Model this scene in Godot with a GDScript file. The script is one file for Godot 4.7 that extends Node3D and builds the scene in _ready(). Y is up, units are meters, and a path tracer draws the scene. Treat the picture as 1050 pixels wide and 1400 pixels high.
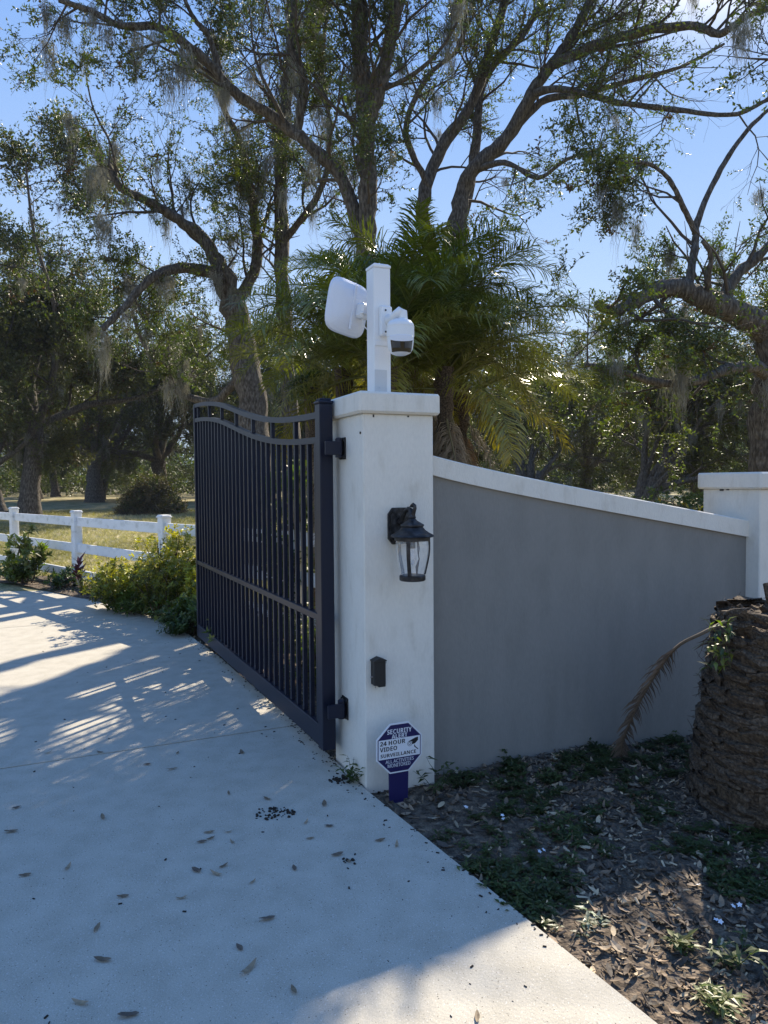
extends Node3D

# ---------------------------------------------------------------- mesh builder
class Mb:
	var v := PackedVector3Array()
	var n := PackedVector3Array()
	var c := PackedColorArray()
	var i := PackedInt32Array()
	var col := Color(1, 1, 1)

	func tri(a: Vector3, b: Vector3, d: Vector3) -> void:      # counter-clockwise seen from outside
		var nn := (b - a).cross(d - a).normalized()
		var k := v.size()
		v.append(a); v.append(b); v.append(d)
		for q in 3:
			n.append(nn); c.append(col)
		i.append(k); i.append(k + 2); i.append(k + 1)

	func quad(a: Vector3, b: Vector3, d: Vector3, e: Vector3) -> void:
		var nn := (d - a).cross(e - b).normalized()
		var k := v.size()
		v.append(a); v.append(b); v.append(d); v.append(e)
		for q in 4:
			n.append(nn); c.append(col)
		i.append(k); i.append(k + 2); i.append(k + 1)
		i.append(k); i.append(k + 3); i.append(k + 2)

	func tube(pts: PackedVector3Array, rad: PackedFloat32Array, sides: int, cap := true, lump := 0.0, sd := 0.0) -> void:
		var m := pts.size()
		if m < 2: return
		var t0 := (pts[1] - pts[0]).normalized()
		var up := Vector3.UP if absf(t0.y) < 0.9 else Vector3.RIGHT
		var x := t0.cross(up).normalized()
		var k0 := v.size()
		for a in m:
			var t := (pts[mini(a + 1, m - 1)] - pts[maxi(a - 1, 0)]).normalized()
			x = (x - t * x.dot(t)).normalized()
			var y := t.cross(x)
			for s in sides:
				var w := TAU * s / sides
				var o := x * cos(w) + y * sin(w)
				var r := rad[a]
				if lump > 0.0:
					r *= 1.0 + lump * (sin(w * 2.0 + a * 0.9 + sd) * 0.5 + sin(w * 3.0 - a * 1.7 + sd * 2.3) * 0.35 + sin(a * 2.1 + sd) * 0.3)
				v.append(pts[a] + o * r); n.append(o); c.append(col)
		for a in m - 1:
			for s in sides:
				var p := k0 + a * sides + s
				var q := k0 + a * sides + (s + 1) % sides
				i.append(p); i.append(q + sides); i.append(q)
				i.append(p); i.append(p + sides); i.append(q + sides)
		if cap:
			for e in [0, m - 1]:
				var k := v.size()
				var nn: Vector3 = (pts[1] - pts[0]).normalized() * -1.0 if e == 0 else (pts[m - 1] - pts[m - 2]).normalized()
				v.append(pts[e]); n.append(nn); c.append(col)
				for s in sides:
					v.append(v[k0 + e * sides + s]); n.append(nn); c.append(col)
				for s in sides:
					if e == 0: i.append(k); i.append(k + 1 + s); i.append(k + 1 + (s + 1) % sides)
					else: i.append(k); i.append(k + 1 + (s + 1) % sides); i.append(k + 1 + s)

	func box(ce: Vector3, size: Vector3, bev := 0.0, bs := Basis()) -> void:
		var h := size * 0.5
		var g := h - Vector3(bev, bev, bev)
		var ax := [Vector3.RIGHT, Vector3.UP, Vector3.BACK]
		for k in 3:
			for s in [-1.0, 1.0]:
				var w: Vector3 = ax[k] * s
				var u: Vector3 = ax[(k + 1) % 3]
				var q: Vector3 = ax[(k + 2) % 3] * s
				var o: Vector3 = w * h[k]
				var gu: float = g[(k + 1) % 3]
				var gq: float = g[(k + 2) % 3]
				quad(ce + bs * (o - u * gu - q * gq), ce + bs * (o + u * gu - q * gq), ce + bs * (o + u * gu + q * gq), ce + bs * (o - u * gu + q * gq))
		if bev <= 0.0: return
		for k in 3:
			var k1 := (k + 1) % 3
			var k2 := (k + 2) % 3
			for s in [-1.0, 1.0]:
				for t in [-1.0, 1.0]:
					var l: Vector3 = ax[k] * g[k]
					var A: Vector3 = ax[k1] * s * h[k1] + ax[k2] * t * g[k2]
					var B: Vector3 = ax[k1] * s * g[k1] + ax[k2] * t * h[k2]
					if s * t > 0.0: quad(ce + bs * (A - l), ce + bs * (B - l), ce + bs * (B + l), ce + bs * (A + l))
					else: quad(ce + bs * (A - l), ce + bs * (A + l), ce + bs * (B + l), ce + bs * (B - l))
		for sx in [-1.0, 1.0]:
			for sy in [-1.0, 1.0]:
				for sz in [-1.0, 1.0]:
					var A := Vector3(sx * h.x, sy * g.y, sz * g.z)
					var B := Vector3(sx * g.x, sy * h.y, sz * g.z)
					var D := Vector3(sx * g.x, sy * g.y, sz * h.z)
					if sx * sy * sz > 0.0: tri(ce + bs * A, ce + bs * B, ce + bs * D)
					else: tri(ce + bs * A, ce + bs * D, ce + bs * B)

	func lathe(prof: PackedVector2Array, sides: int, ce := Vector3.ZERO, bs := Basis()) -> void:   # profile (radius, height) from bottom to top
		var m := prof.size()
		for a in m - 1:
			var d := prof[a + 1] - prof[a]
			var pn := Vector2(d.y, -d.x).normalized()
			var k := v.size()
			for s in sides + 1:
				var w := TAU * s / sides
				var o := Vector3(cos(w), 0, -sin(w))
				var nn := bs * (o * pn.x + Vector3.UP * pn.y)
				v.append(ce + bs * (o * prof[a].x + Vector3.UP * prof[a].y)); n.append(nn); c.append(col)
				v.append(ce + bs * (o * prof[a + 1].x + Vector3.UP * prof[a + 1].y)); n.append(nn); c.append(col)
			for s in sides:
				var p := k + s * 2
				i.append(p); i.append(p + 1); i.append(p + 3)
				i.append(p); i.append(p + 3); i.append(p + 2)

	func prism(outline: PackedVector2Array, z0: float, z1: float) -> void:     # counter-clockwise outline in x, y; thickness along z
		var m := outline.size()
		var t := Geometry2D.triangulate_polygon(outline)
		for a in range(0, t.size(), 3):
			var p := outline[t[a]]
			var q := outline[t[a + 1]]
			var r := outline[t[a + 2]]
			if (q - p).cross(r - p) < 0.0:
				var w := q; q = r; r = w
			tri(Vector3(p.x, p.y, z1), Vector3(q.x, q.y, z1), Vector3(r.x, r.y, z1))
			tri(Vector3(p.x, p.y, z0), Vector3(r.x, r.y, z0), Vector3(q.x, q.y, z0))
		for a in m:
			var p := outline[a]
			var q := outline[(a + 1) % m]
			quad(Vector3(p.x, p.y, z0), Vector3(q.x, q.y, z0), Vector3(q.x, q.y, z1), Vector3(p.x, p.y, z1))

	func leaf(p: Vector3, d: Vector3, nrm: Vector3, len: float, wid: float, fold := 0.25, curl := 0.15) -> void:
		var s := d.cross(nrm).normalized()
		var u := s.cross(d).normalized()
		var tip := p + d * len - u * len * curl
		var mid := p + d * len * 0.45
		var a := p + d * len * 0.42 + s * wid * 0.5 + u * wid * fold
		var b := p + d * len * 0.42 - s * wid * 0.5 + u * wid * fold
		tri(p, a, mid); tri(a, tip, mid); tri(p, mid, b); tri(mid, tip, b)

	func ribbon(pts: PackedVector3Array, side: Vector3, wid: float, taper := true) -> void:
		for a in pts.size() - 1:
			var w0 := wid * (1.0 - 0.9 * float(a) / (pts.size() - 1)) if taper else wid
			var w1 := wid * (1.0 - 0.9 * float(a + 1) / (pts.size() - 1)) if taper else wid
			quad(pts[a] - side * w0 * 0.5, pts[a] + side * w0 * 0.5, pts[a + 1] + side * w1 * 0.5, pts[a + 1] - side * w1 * 0.5)

	func mesh() -> ArrayMesh:
		var arr := []
		arr.resize(Mesh.ARRAY_MAX)
		arr[Mesh.ARRAY_VERTEX] = v
		arr[Mesh.ARRAY_NORMAL] = n
		arr[Mesh.ARRAY_COLOR] = c
		arr[Mesh.ARRAY_INDEX] = i
		var m := ArrayMesh.new()
		m.add_surface_from_arrays(Mesh.PRIMITIVE_TRIANGLES, arr)
		return m

# ---------------------------------------------------------------- copies gathered for one MultiMesh
class Many:
	var buf := PackedFloat32Array()
	var count := 0
	func put(t: Transform3D, k: Color) -> void:
		var b := t.basis
		buf.append_array(PackedFloat32Array([b.x.x, b.y.x, b.z.x, t.origin.x, b.x.y, b.y.y, b.z.y, t.origin.y, b.x.z, b.y.z, b.z.z, t.origin.z, k.r, k.g, k.b, 1.0]))
		count += 1

class Tree3:
	var rng := RandomNumberGenerator.new()
	var wood := Mb.new()
	var sprays: Array[Many] = []
	var moss: Array[Many] = []
	var levels := 3
	var kids := [7.0, 5.0, 4.0]
	var wiggle := 0.28
	var up := 0.06
	var leafy := 0.5
	var clump := 0.9
	var spray_scale := 1.0
	var moss_p := 0.05
	var moss_scale := 1.0
	var tone := Color(1, 1, 1)
	var short := 1.0
	var sides := 5
	var gaps := []
	var noise := FastNoiseLite.new()
	func _init(sd: int) -> void:
		rng.seed = sd
		noise.seed = sd
		noise.frequency = 0.55
		for k in 3: sprays.append(Many.new())
		for k in 2: moss.append(Many.new())

var cam_basis := Basis()
var cam_at := Vector3(0, 1.6, 0)
var names := {}
var M := {}
var spray_mesh: Array[ArrayMesh] = []
var fine_spray_mesh: Array[ArrayMesh] = []
var moss_mesh: Array[ArrayMesh] = []

# ---------------------------------------------------------------- naming
func numbered(s: String) -> String:
	var k: int = names.get(s, 0)
	names[s] = k + 1
	return s if k == 0 else "%s_%03d" % [s, k]

func tag(o: Node3D, label: String, category: String, group := "") -> Node3D:
	o.set_meta("label", label)
	o.set_meta("category", category)
	if group: o.set_meta("group", group)
	return o

func thing(called: String, label: String, category: String, at := Vector3.ZERO, turn := 0.0, group := "") -> Node3D:
	var o := Node3D.new()
	o.name = numbered(called)
	add_child(o)
	o.position = at
	o.rotation.y = turn
	return tag(o, label, category, group)

func obj(called: String, mesh: Mesh, m: Material, parent: Node3D = null, at := Vector3.ZERO) -> MeshInstance3D:
	var o := MeshInstance3D.new()
	o.mesh = mesh
	o.material_override = m
	o.position = at
	if parent == null:
		o.name = numbered(called)
		add_child(o)
	else:
		var k := 0
		var s := called
		while parent.has_node(s):
			k += 1
			s = "%s_%03d" % [called, k]
		o.name = s
		parent.add_child(o)
	return o

func many(called: String, mesh: Mesh, m: Material, copies: Many, parent: Node3D = null) -> MultiMeshInstance3D:
	if copies.count == 0: return null
	var mm := MultiMesh.new()
	mm.transform_format = MultiMesh.TRANSFORM_3D
	mm.use_colors = true
	mm.mesh = mesh
	mm.instance_count = copies.count
	mm.buffer = copies.buf
	var o := MultiMeshInstance3D.new()
	o.multimesh = mm
	o.material_override = m
	o.set_meta("kind", "stuff")
	if parent == null:
		o.name = numbered(called)
		add_child(o)
	else:
		var k := 0
		var s := called
		while parent.has_node(s):
			k += 1
			s = "%s_%03d" % [called, k]
		o.name = s
		parent.add_child(o)
	return o

func structure(o: Node3D) -> Node3D:
	o.set_meta("kind", "structure")
	return o

func copy(o: Node3D, called: String, label: String, at: Vector3, turn: float, size := 1.0) -> Node3D:
	var r: Node3D = o.duplicate()
	r.name = numbered(called)
	add_child(r)
	r.position = at
	r.rotation.y = turn
	r.scale = Vector3.ONE * size
	r.set_meta("label", label)
	return r

# a point so many metres ahead that stands in a given direction (measured in the survey of the place)
func spot(px: float, py: float, d: float) -> Vector3:
	var ray := cam_basis * Vector3((px - 525.0) / 1000.0, (700.0 - py) / 1000.0, -1.0)
	return cam_at + ray * (d / -ray.z)

func ground_spot(px: float, py: float, y := 0.0) -> Vector3:
	var ray := cam_basis * Vector3((px - 525.0) / 1000.0, (700.0 - py) / 1000.0, -1.0)
	return cam_at + ray * ((y - cam_at.y) / ray.y)

func P(x: float, d: float, y := 0.0) -> Vector3:
	return Vector3(x, y, -d)

# ---------------------------------------------------------------- textures
func noise_image(sd: int, size: int, freq: float, oct := 4, kind := FastNoiseLite.TYPE_SIMPLEX_SMOOTH) -> Image:
	var f := FastNoiseLite.new()
	f.seed = sd
	f.noise_type = kind
	f.frequency = freq
	f.fractal_octaves = oct
	return f.get_seamless_image(size, size)

func ramp_image(sd: int, size: int, freq: float, oct: int, cols: Array, at: Array, speck := 0.0, speck_col := Color.WHITE, sd2 := 0, freq2 := 0.0, amt2 := 0.0) -> ImageTexture:
	var a := noise_image(sd, size, freq, oct)
	a.convert(Image.FORMAT_L8)
	var b: Image = null
	if amt2 > 0.0:
		b = noise_image(sd2, size, freq2, 3)
		b.convert(Image.FORMAT_L8)
	var g := Gradient.new()
	g.offsets = PackedFloat32Array(at)
	g.colors = PackedColorArray(cols)
	var rng := RandomNumberGenerator.new()
	rng.seed = sd
	var pa := a.get_data()
	var pb := b.get_data() if b else PackedByteArray()
	var lut := PackedColorArray()
	for k in 256: lut.append(g.sample(k / 255.0))
	var out := PackedByteArray()
	out.resize(size * size * 3)
	for k in size * size:
		var q: Color = lut[pa[k]]
		var s := 1.0
		if b: s += (pb[k] / 255.0 - 0.5) * amt2
		out[k * 3] = int(clampf(q.r * s, 0, 1) * 255.0)
		out[k * 3 + 1] = int(clampf(q.g * s, 0, 1) * 255.0)
		out[k * 3 + 2] = int(clampf(q.b * s, 0, 1) * 255.0)
	for k in int(size * size * speck / 5.0):          # small grains, light and dark
		var px := rng.randi() % size
		var py := rng.randi() % size
		var w := 1 + rng.randi() % 3
		var h := 1 + rng.randi() % 3
		var f := rng.randf_range(0.2, 0.8)
		var to := speck_col if rng.randf() < 0.82 else Color(0.22, 0.20, 0.17)
		for y in h:
			for x in w:
				var o := (((py + y) % size) * size + (px + x) % size) * 3
				out[o] = int(lerpf(out[o], to.r * 255.0, f))
				out[o + 1] = int(lerpf(out[o + 1], to.g * 255.0, f))
				out[o + 2] = int(lerpf(out[o + 2], to.b * 255.0, f))
	return ImageTexture.create_from_image(Image.create_from_data(size, size, false, Image.FORMAT_RGB8, out))

func lin(r: float, g: float, b: float) -> Color:
	return Color(r, g, b).linear_to_srgb()

func mat(called: String, k: Color, rough := 0.8, metal := 0.0, vc := false) -> StandardMaterial3D:
	var m := StandardMaterial3D.new()
	m.resource_name = called
	m.albedo_color = k
	m.roughness = rough
	m.metallic = metal
	m.vertex_color_use_as_albedo = vc
	M[called] = m
	return m

func relief(m: StandardMaterial3D, tex: Texture2D, cm: float, scale: float, world := true) -> void:
	m.heightmap_enabled = true
	m.heightmap_texture = tex
	m.heightmap_scale = cm
	m.uv1_triplanar = true
	m.uv1_world_triplanar = world
	m.uv1_scale = Vector3.ONE * scale

func build_materials() -> void:
	var fine := ImageTexture.create_from_image(noise_image(5, 512, 0.035, 4))
	var grain := ImageTexture.create_from_image(noise_image(6, 512, 0.16, 3))
	var bark_img := noise_image(9, 512, 0.03, 5)
	bark_img.resize(512, 256)
	var bark := ImageTexture.create_from_image(bark_img)
	var m := mat("concrete", Color.WHITE, 0.85)
	m.albedo_texture = ramp_image(3, 1024, 0.006, 6, [lin(.40, .365, .295), lin(.44, .402, .328), lin(.47, .432, .355)], [0.15, 0.5, 0.85], 0.06, lin(.68, .66, .63), 31, 0.22, 0.20)
	relief(m, grain, 0.12, 0.8)
	m = mat("groove", lin(.06, .055, .05), 0.95)
	m = mat("stucco", Color.WHITE, 0.88)
	m.albedo_texture = ramp_image(12, 512, 0.01, 5, [lin(.63, .585, .50), lin(.715, .675, .595), lin(.74, .70, .62)], [0.10, 0.32, 0.8], 0.0, Color.WHITE, 41, 0.09, 0.05)
	relief(m, grain, 0.14, 1.3)
	m.uv1_scale = Vector3(1.6, 0.5, 1.6)
	m = mat("grey_stucco", Color.WHITE, 0.9)
	m.albedo_texture = ramp_image(14, 512, 0.007, 5, [lin(.21, .20, .18), lin(.23, .22, .199), lin(.243, .232, .21)], [0.15, 0.5, 0.9], 0.0, Color.WHITE, 42, 0.09, 0.06)
	relief(m, grain, 0.10, 1.2)
	m.uv1_scale = Vector3(1.5, 0.4, 1.5)
	m = mat("gate_paint", lin(.014, .016, .030), 0.36)
	m.metallic_specular = 0.35
	m = mat("vinyl", lin(.80, .80, .80), 0.4)
	m = mat("fence_vinyl", Color.WHITE, 0.5)
	m.albedo_texture = ramp_image(18, 512, 0.012, 5, [lin(.50, .50, .46), lin(.78, .78, .77), lin(.82, .82, .81)], [0.12, 0.4, 0.9])
	m.uv1_triplanar = true
	m.uv1_world_triplanar = true
	m.uv1_scale = Vector3.ONE * 0.9
	mat("white_plastic", lin(.78, .79, .80), 0.35)
	mat("dish_plastic", lin(.72, .74, .80), 0.4)
	mat("cover_plate", lin(.58, .59, .60), 0.5)
	mat("lens_black", lin(.008, .008, .01), 0.08)
	mat("lens_grey", lin(.045, .045, .05), 0.15)
	m = mat("bronze", Color.WHITE, 0.5, 0.4)
	m.albedo_texture = ramp_image(21, 256, 0.03, 4, [lin(.012, .010, .009), lin(.03, .027, .026), lin(.07, .068, .07)], [0.2, 0.5, 0.9])
	m.uv1_triplanar = true
	m.uv1_scale = Vector3.ONE * 4.0
	mat("black_metal", lin(.012, .011, .011), 0.55)
	mat("steel", lin(.35, .35, .36), 0.4, 0.8)
	m = mat("lantern_glass", Color(0.95, 0.97, 1.0, 0.12), 0.06)
	m.transparency = BaseMaterial3D.TRANSPARENCY_ALPHA
	m = mat("bulb_glass", Color(0.9, 0.9, 0.92, 0.3), 0.1)
	m.transparency = BaseMaterial3D.TRANSPARENCY_ALPHA
	mat("sign_navy", lin(.012, .010, .075), 0.4)
	mat("sign_white", lin(.70, .71, .74), 0.45)
	mat("sign_black", lin(.01, .01, .015), 0.5)
	m = mat("dirt", Color.WHITE, 0.95)
	m.albedo_texture = ramp_image(24, 1024, 0.012, 6, [lin(.04, .028, .018), lin(.10, .072, .048), lin(.18, .137, .095)], [0.2, 0.5, 0.85], 0.06, lin(.30, .26, .2), 43, 0.06, 0.6)
	relief(m, fine, 1.6, 1.1)
	m = mat("lawn", Color.WHITE, 0.95)
	m.albedo_texture = ramp_image(27, 1024, 0.006, 6, [lin(.13, .145, .045), lin(.25, .215, .10), lin(.33, .275, .145), lin(.26, .20, .12)], [0.15, 0.42, 0.65, 0.9], 0.08, lin(.32, .27, .17), 44, 0.12, 0.7)
	relief(m, fine, 3.0, 0.16)
	m = mat("bark", Color.WHITE, 0.95, 0.0, true)
	m.albedo_texture = ramp_image(30, 512, 0.02, 5, [lin(.035, .028, .022), lin(.10, .085, .07), lin(.21, .19, .165)], [0.2, 0.5, 0.85])
	relief(m, bark, 3.0, 1.0, false)
	m.uv1_scale = Vector3(2.2, 0.7, 2.2)
	m = mat("twig", lin(.085, .07, .058), 0.95, 0.0, true)
	m = mat("leaf", Color.WHITE, 0.42, 0.0, true)
	m.backlight_enabled = true
	m.backlight = Color(0.75, 0.9, 0.3)
	m = mat("croton_leaf", Color.WHITE, 0.4, 0.0, true)
	m.backlight_enabled = true
	m.backlight = Color(1.0, 0.95, 0.35)
	m = mat("frond_leaf", Color.WHITE, 0.26, 0.0, true)
	m.backlight_enabled = true
	m.backlight = Color(0.8, 0.85, 0.25)
	m = mat("dead_leaf", Color.WHITE, 0.75, 0.0, true)
	m = mat("moss", Color.WHITE, 0.95, 0.0, true)
	m.backlight_enabled = true
	m.backlight = Color(0.75, 0.75, 0.68)
	m = mat("palm_bark", Color.WHITE, 0.95, 0.0, true)
	m.albedo_texture = ramp_image(34, 512, 0.03, 5, [lin(.03, .021, .013), lin(.095, .065, .041), lin(.19, .14, .092)], [0.2, 0.5, 0.85])
	relief(m, fine, 1.2, 3.0, false)
	m = mat("grass", Color.WHITE, 0.7, 0.0, true)
	m.backlight_enabled = true
	m.backlight = Color(0.7, 0.75, 0.3)
	mat("crumb", lin(.02, .016, .012), 0.95, 0.0, true)
	mat("flower", lin(.75, .75, .78), 0.6)

# ---------------------------------------------------------------- plants
func rv(r: RandomNumberGenerator) -> Vector3:
	return Vector3(r.randf_range(-1, 1), r.randf_range(-1, 1), r.randf_range(-1, 1))

func along(y: Vector3, roll: float, s: float, at: Vector3) -> Transform3D:      # local +y along y
	var x := y.cross(Vector3(0.31, 0.22, 0.92) if absf(y.z) < 0.9 else Vector3.RIGHT).normalized()
	var b := Basis(x, y, x.cross(y))
	return Transform3D(b * Basis(Vector3.UP, roll) * Basis.from_scale(Vector3.ONE * s), at)

func make_sprays() -> void:
	var r := RandomNumberGenerator.new()
	r.seed = 77
	for k in 3:      # a twig with its leaves, close by
		var g := Mb.new()
		g.col = Color(0.5, 0.5, 0.35)
		var pts := PackedVector3Array([Vector3.ZERO])
		var p := Vector3.ZERO
		var d := Vector3.UP
		for a in 3:
			d = (d + rv(r) * 0.35).normalized()
			p += d * 0.08
			pts.append(p)
		g.tube(pts, PackedFloat32Array([0.003, 0.0022, 0.0016, 0.001]), 3, false)
		for a in 10:
			var t := 0.25 + 2.75 * a / 9.0
			var q := pts[int(minf(t, 2.99))].lerp(pts[int(minf(t, 2.99)) + 1], t - int(minf(t, 2.99)))
			var w := a * 2.4 + r.randf()
			var ld := (Vector3(cos(w), 0.7, sin(w)) + rv(r) * 0.45).normalized()
			var v := r.randf_range(0.7, 1.25)
			g.col = Color(v * r.randf_range(0.85, 1.2), v, v * r.randf_range(0.7, 1.0))
			g.leaf(q, ld, (Vector3.UP + rv(r) * 0.8).normalized(), r.randf_range(0.042, 0.068), r.randf_range(0.019, 0.029), 0.2, r.randf_range(-0.1, 0.25))
		spray_mesh.append(g.mesh())
	for k in 3:      # a bough end with many leaves, for trees farther off
		var g := Mb.new()
		for b in 4:
			g.col = Color(0.5, 0.5, 0.35)
			var d := (Vector3(cos(b * 1.6), 1.0, sin(b * 1.6)) + rv(r) * 0.4).normalized()
			g.tube(PackedVector3Array([Vector3.ZERO, d * 0.2, d * 0.42]), PackedFloat32Array([0.006, 0.004, 0.001]), 3, false)
			for a in 8:
				var q := d * r.randf_range(0.06, 0.44)
				var v := r.randf_range(0.6, 1.3)
				g.col = Color(v * r.randf_range(0.85, 1.2), v, v * r.randf_range(0.7, 1.0))
				g.leaf(q, (d * 0.5 + rv(r)).normalized(), (Vector3.UP * 0.6 + rv(r)).normalized(), r.randf_range(0.07, 0.12), r.randf_range(0.035, 0.055), 0.2, 0.1)
		fine_spray_mesh.append(g.mesh())
	for k in 2:      # a hanging beard of moss
		var g := Mb.new()
		for a in 74:
			var w := r.randf() * TAU
			var rad := sqrt(r.randf()) * 0.11
			var p := Vector3(cos(w) * rad * 1.3, r.randf_range(-0.12, 0.05), sin(w) * rad * 0.9)
			var len := (0.2 + 0.8 * pow(r.randf(), 1.8)) * (1.0 - rad * 5.0)
			var pts := PackedVector3Array([p])
			for b in 6:
				p += Vector3(r.randf_range(-0.045, 0.045), -len / 6.0 * r.randf_range(0.5, 1.4), r.randf_range(-0.045, 0.045))
				p.x *= 0.90
				p.z *= 0.90
				pts.append(p)
			var v := r.randf_range(0.7, 1.25)
			g.col = Color(v, v, v * 0.95)
			g.ribbon(pts, Vector3(cos(w * 3.0), 0, sin(w * 3.0)), r.randf_range(0.004, 0.010))
			if a % 2 == 0:      # side curls
				for b in 4:
					var q := pts[b + 1]
					var e := Vector3(r.randf_range(-1, 1), r.randf_range(-0.9, 0.2), r.randf_range(-1, 1)).normalized()
					g.ribbon(PackedVector3Array([q, q + e * 0.04, q + e * 0.05 + Vector3.DOWN * 0.05]), Vector3(e.z, 0, -e.x), 0.006)
		moss_mesh.append(g.mesh())

func hang_moss(T: Tree3, p: Vector3, big := 1.0) -> void:
	for e in T.gaps:
		if Geometry3D.get_closest_point_to_segment(p, e[0], e[1]).distance_to(p) < e[2] + 0.2: return
	var v := T.rng.randf_range(0.8, 1.2)
	var s := T.moss_scale * big * T.rng.randf_range(0.35, 1.1)
	T.moss[T.rng.randi() % 2].put(Transform3D(Basis(Vector3.UP, T.rng.randf() * TAU) * Basis.from_scale(Vector3(s * 0.9, s * T.rng.randf_range(0.7, 1.3), s * 0.9)), p), Color(0.28 * v, 0.275 * v, 0.25 * v))

func put_spray(T: Tree3, p: Vector3, d: Vector3) -> void:
	var q := T.noise.get_noise_3dv(p)
	if T.rng.randf() > T.leafy + q * T.clump: return
	for e in T.gaps:
		if Geometry3D.get_closest_point_to_segment(p, e[0], e[1]).distance_to(p) < e[2]: return
	var v := T.rng.randf_range(0.65, 1.3)
	var y := maxf(0.0, T.noise.get_noise_3dv(p * 0.37 + Vector3(40, 3, 9))) * 0.9
	var k := Color((0.115 + 0.11 * y) * v, (0.125 + 0.065 * y) * v, 0.042 * v)
	if T.rng.randf() < 0.03: k = Color(0.13, 0.06, 0.025)
	T.sprays[T.rng.randi() % 3].put(along((d + rv(T.rng) * 0.5).normalized(), T.rng.randf() * TAU, T.spray_scale * T.rng.randf_range(0.65, 1.25), p), Color(k.r * T.tone.r, k.g * T.tone.g, k.b * T.tone.b))

func grow(T: Tree3, p: Vector3, dir: Vector3, length: float, r: float, level: int) -> void:
	var rng := T.rng
	var seg := clampi(int(length / 0.22), 3, 7)
	var step := length / seg
	if level >= 1:
		for e in T.gaps:
			if Geometry3D.get_closest_point_to_segment(p + dir * length * 0.5, e[0], e[1]).distance_to(p + dir * length * 0.5) < e[2]: return
	var pts := PackedVector3Array([p])
	var rad := PackedFloat32Array([r])
	var dirs := PackedVector3Array([dir])
	var d := dir
	var q := p
	for k in seg:
		d = (d + rv(rng) * T.wiggle + Vector3.UP * T.up).normalized()
		q += d * step
		pts.append(q)
		dirs.append(d)
		rad.append(maxf(0.0022, r * (1.0 - 0.75 * float(k + 1) / seg)))
	T.wood.col = Color(1, 1, 1) * (1.0 - 0.1 * level)
	T.wood.tube(pts, rad, 5 if level <= 1 else 3, false)
	if level < T.levels:
		var n := int(T.kids[level] * rng.randf_range(0.7, 1.3) + 0.5)
		for k in n:
			var t := (0.2 + 0.8 * (k + rng.randf()) / n) * seg
			var a := mini(int(t), seg - 1)
			var o := pts[a].lerp(pts[a + 1], t - a)
			var side := dirs[a].cross(rv(rng)).normalized()
			var cd := (dirs[a] * rng.randf_range(0.5, 1.2) + side * rng.randf_range(0.6, 1.1)).normalized()
			grow(T, o, cd, length * rng.randf_range(0.38, 0.7) * T.short, rad[a] * 0.62, level + 1)
	if level >= T.levels - 1:
		for k in range(1, seg + 1):
			put_spray(T, pts[k], dirs[k])
			if level == T.levels: put_spray(T, pts[k].lerp(pts[k - 1], 0.5), (dirs[k] + rv(rng) * 0.9).normalized())
	if rng.randf() < T.moss_p * (1.0 if level < T.levels else 0.35):
		hang_moss(T, pts[seg / 2])
		if rng.randf() < 0.5: hang_moss(T, pts[seg / 2] + rv(rng) * 0.07)

# a limb laid through given points; its own mesh, with branches growing from it
func limb(T: Tree3, root: Node3D, called: String, ctrl: Array, r0: float, r1: float, every := 0.5, from := 0.15, reach := 1.6, moss_n := 0.3, sub := 6) -> void:
	var m := ctrl.size()
	var pts := PackedVector3Array()
	var rad := PackedFloat32Array()
	for a in m - 1:
		for b in sub:
			var t := float(b) / sub
			var p0: Vector3 = ctrl[maxi(a - 1, 0)]
			var p1: Vector3 = ctrl[a]
			var q: Vector3 = p1.cubic_interpolate(ctrl[a + 1], p0, ctrl[mini(a + 2, m - 1)], t)
			var f := (a + t) / (m - 1)
			pts.append(q + rv(T.rng) * lerpf(r0, r1, f) * 0.14)
			rad.append(lerpf(r0, r1, pow(f, 0.8)) * T.rng.randf_range(0.93, 1.07))
	pts.append(ctrl[m - 1])
	rad.append(r1)
	var g := Mb.new()
	g.tube(pts, rad, 9, true, 0.12, T.rng.randf() * 9.0)
	obj(called, g.mesh(), M.bark, root)
	var total := 0.0
	for a in pts.size() - 1: total += pts[a].distance_to(pts[a + 1])
	var n := int(total / every)
	for k in n:
		var f := from + (1.0 - from) * (k + T.rng.randf()) / n
		var t := f * (pts.size() - 1)
		var a := mini(int(t), pts.size() - 2)
		var d := (pts[a + 1] - pts[a]).normalized()
		var side := d.cross(rv(T.rng)).normalized()
		var len := reach * T.rng.randf_range(0.5, 1.2) * (1.15 - 0.45 * f)
		grow(T, pts[a].lerp(pts[a + 1], t - a), (d * T.rng.randf_range(0.3, 1.0) + side + Vector3.UP * 0.15).normalized(), len, minf(rad[a] * 0.45, 0.012 + len * 0.012), 1)
	for k in int(total * moss_n * 2.0):
		var a := T.rng.randi() % (pts.size() - 1)
		hang_moss(T, pts[a] + Vector3(0, -rad[a] * 0.8, 0), 1.1)

func finish(T: Tree3, root: Node3D, near: bool) -> void:
	var o := obj("branches", T.wood.mesh(), M.twig, root)
	o.set_meta("kind", "stuff")
	for k in 3: many("foliage", (spray_mesh if near else fine_spray_mesh)[k], M.leaf, T.sprays[k], root)
	for k in 2: many("spanish_moss", moss_mesh[k], M.moss, T.moss[k], root)

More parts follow.
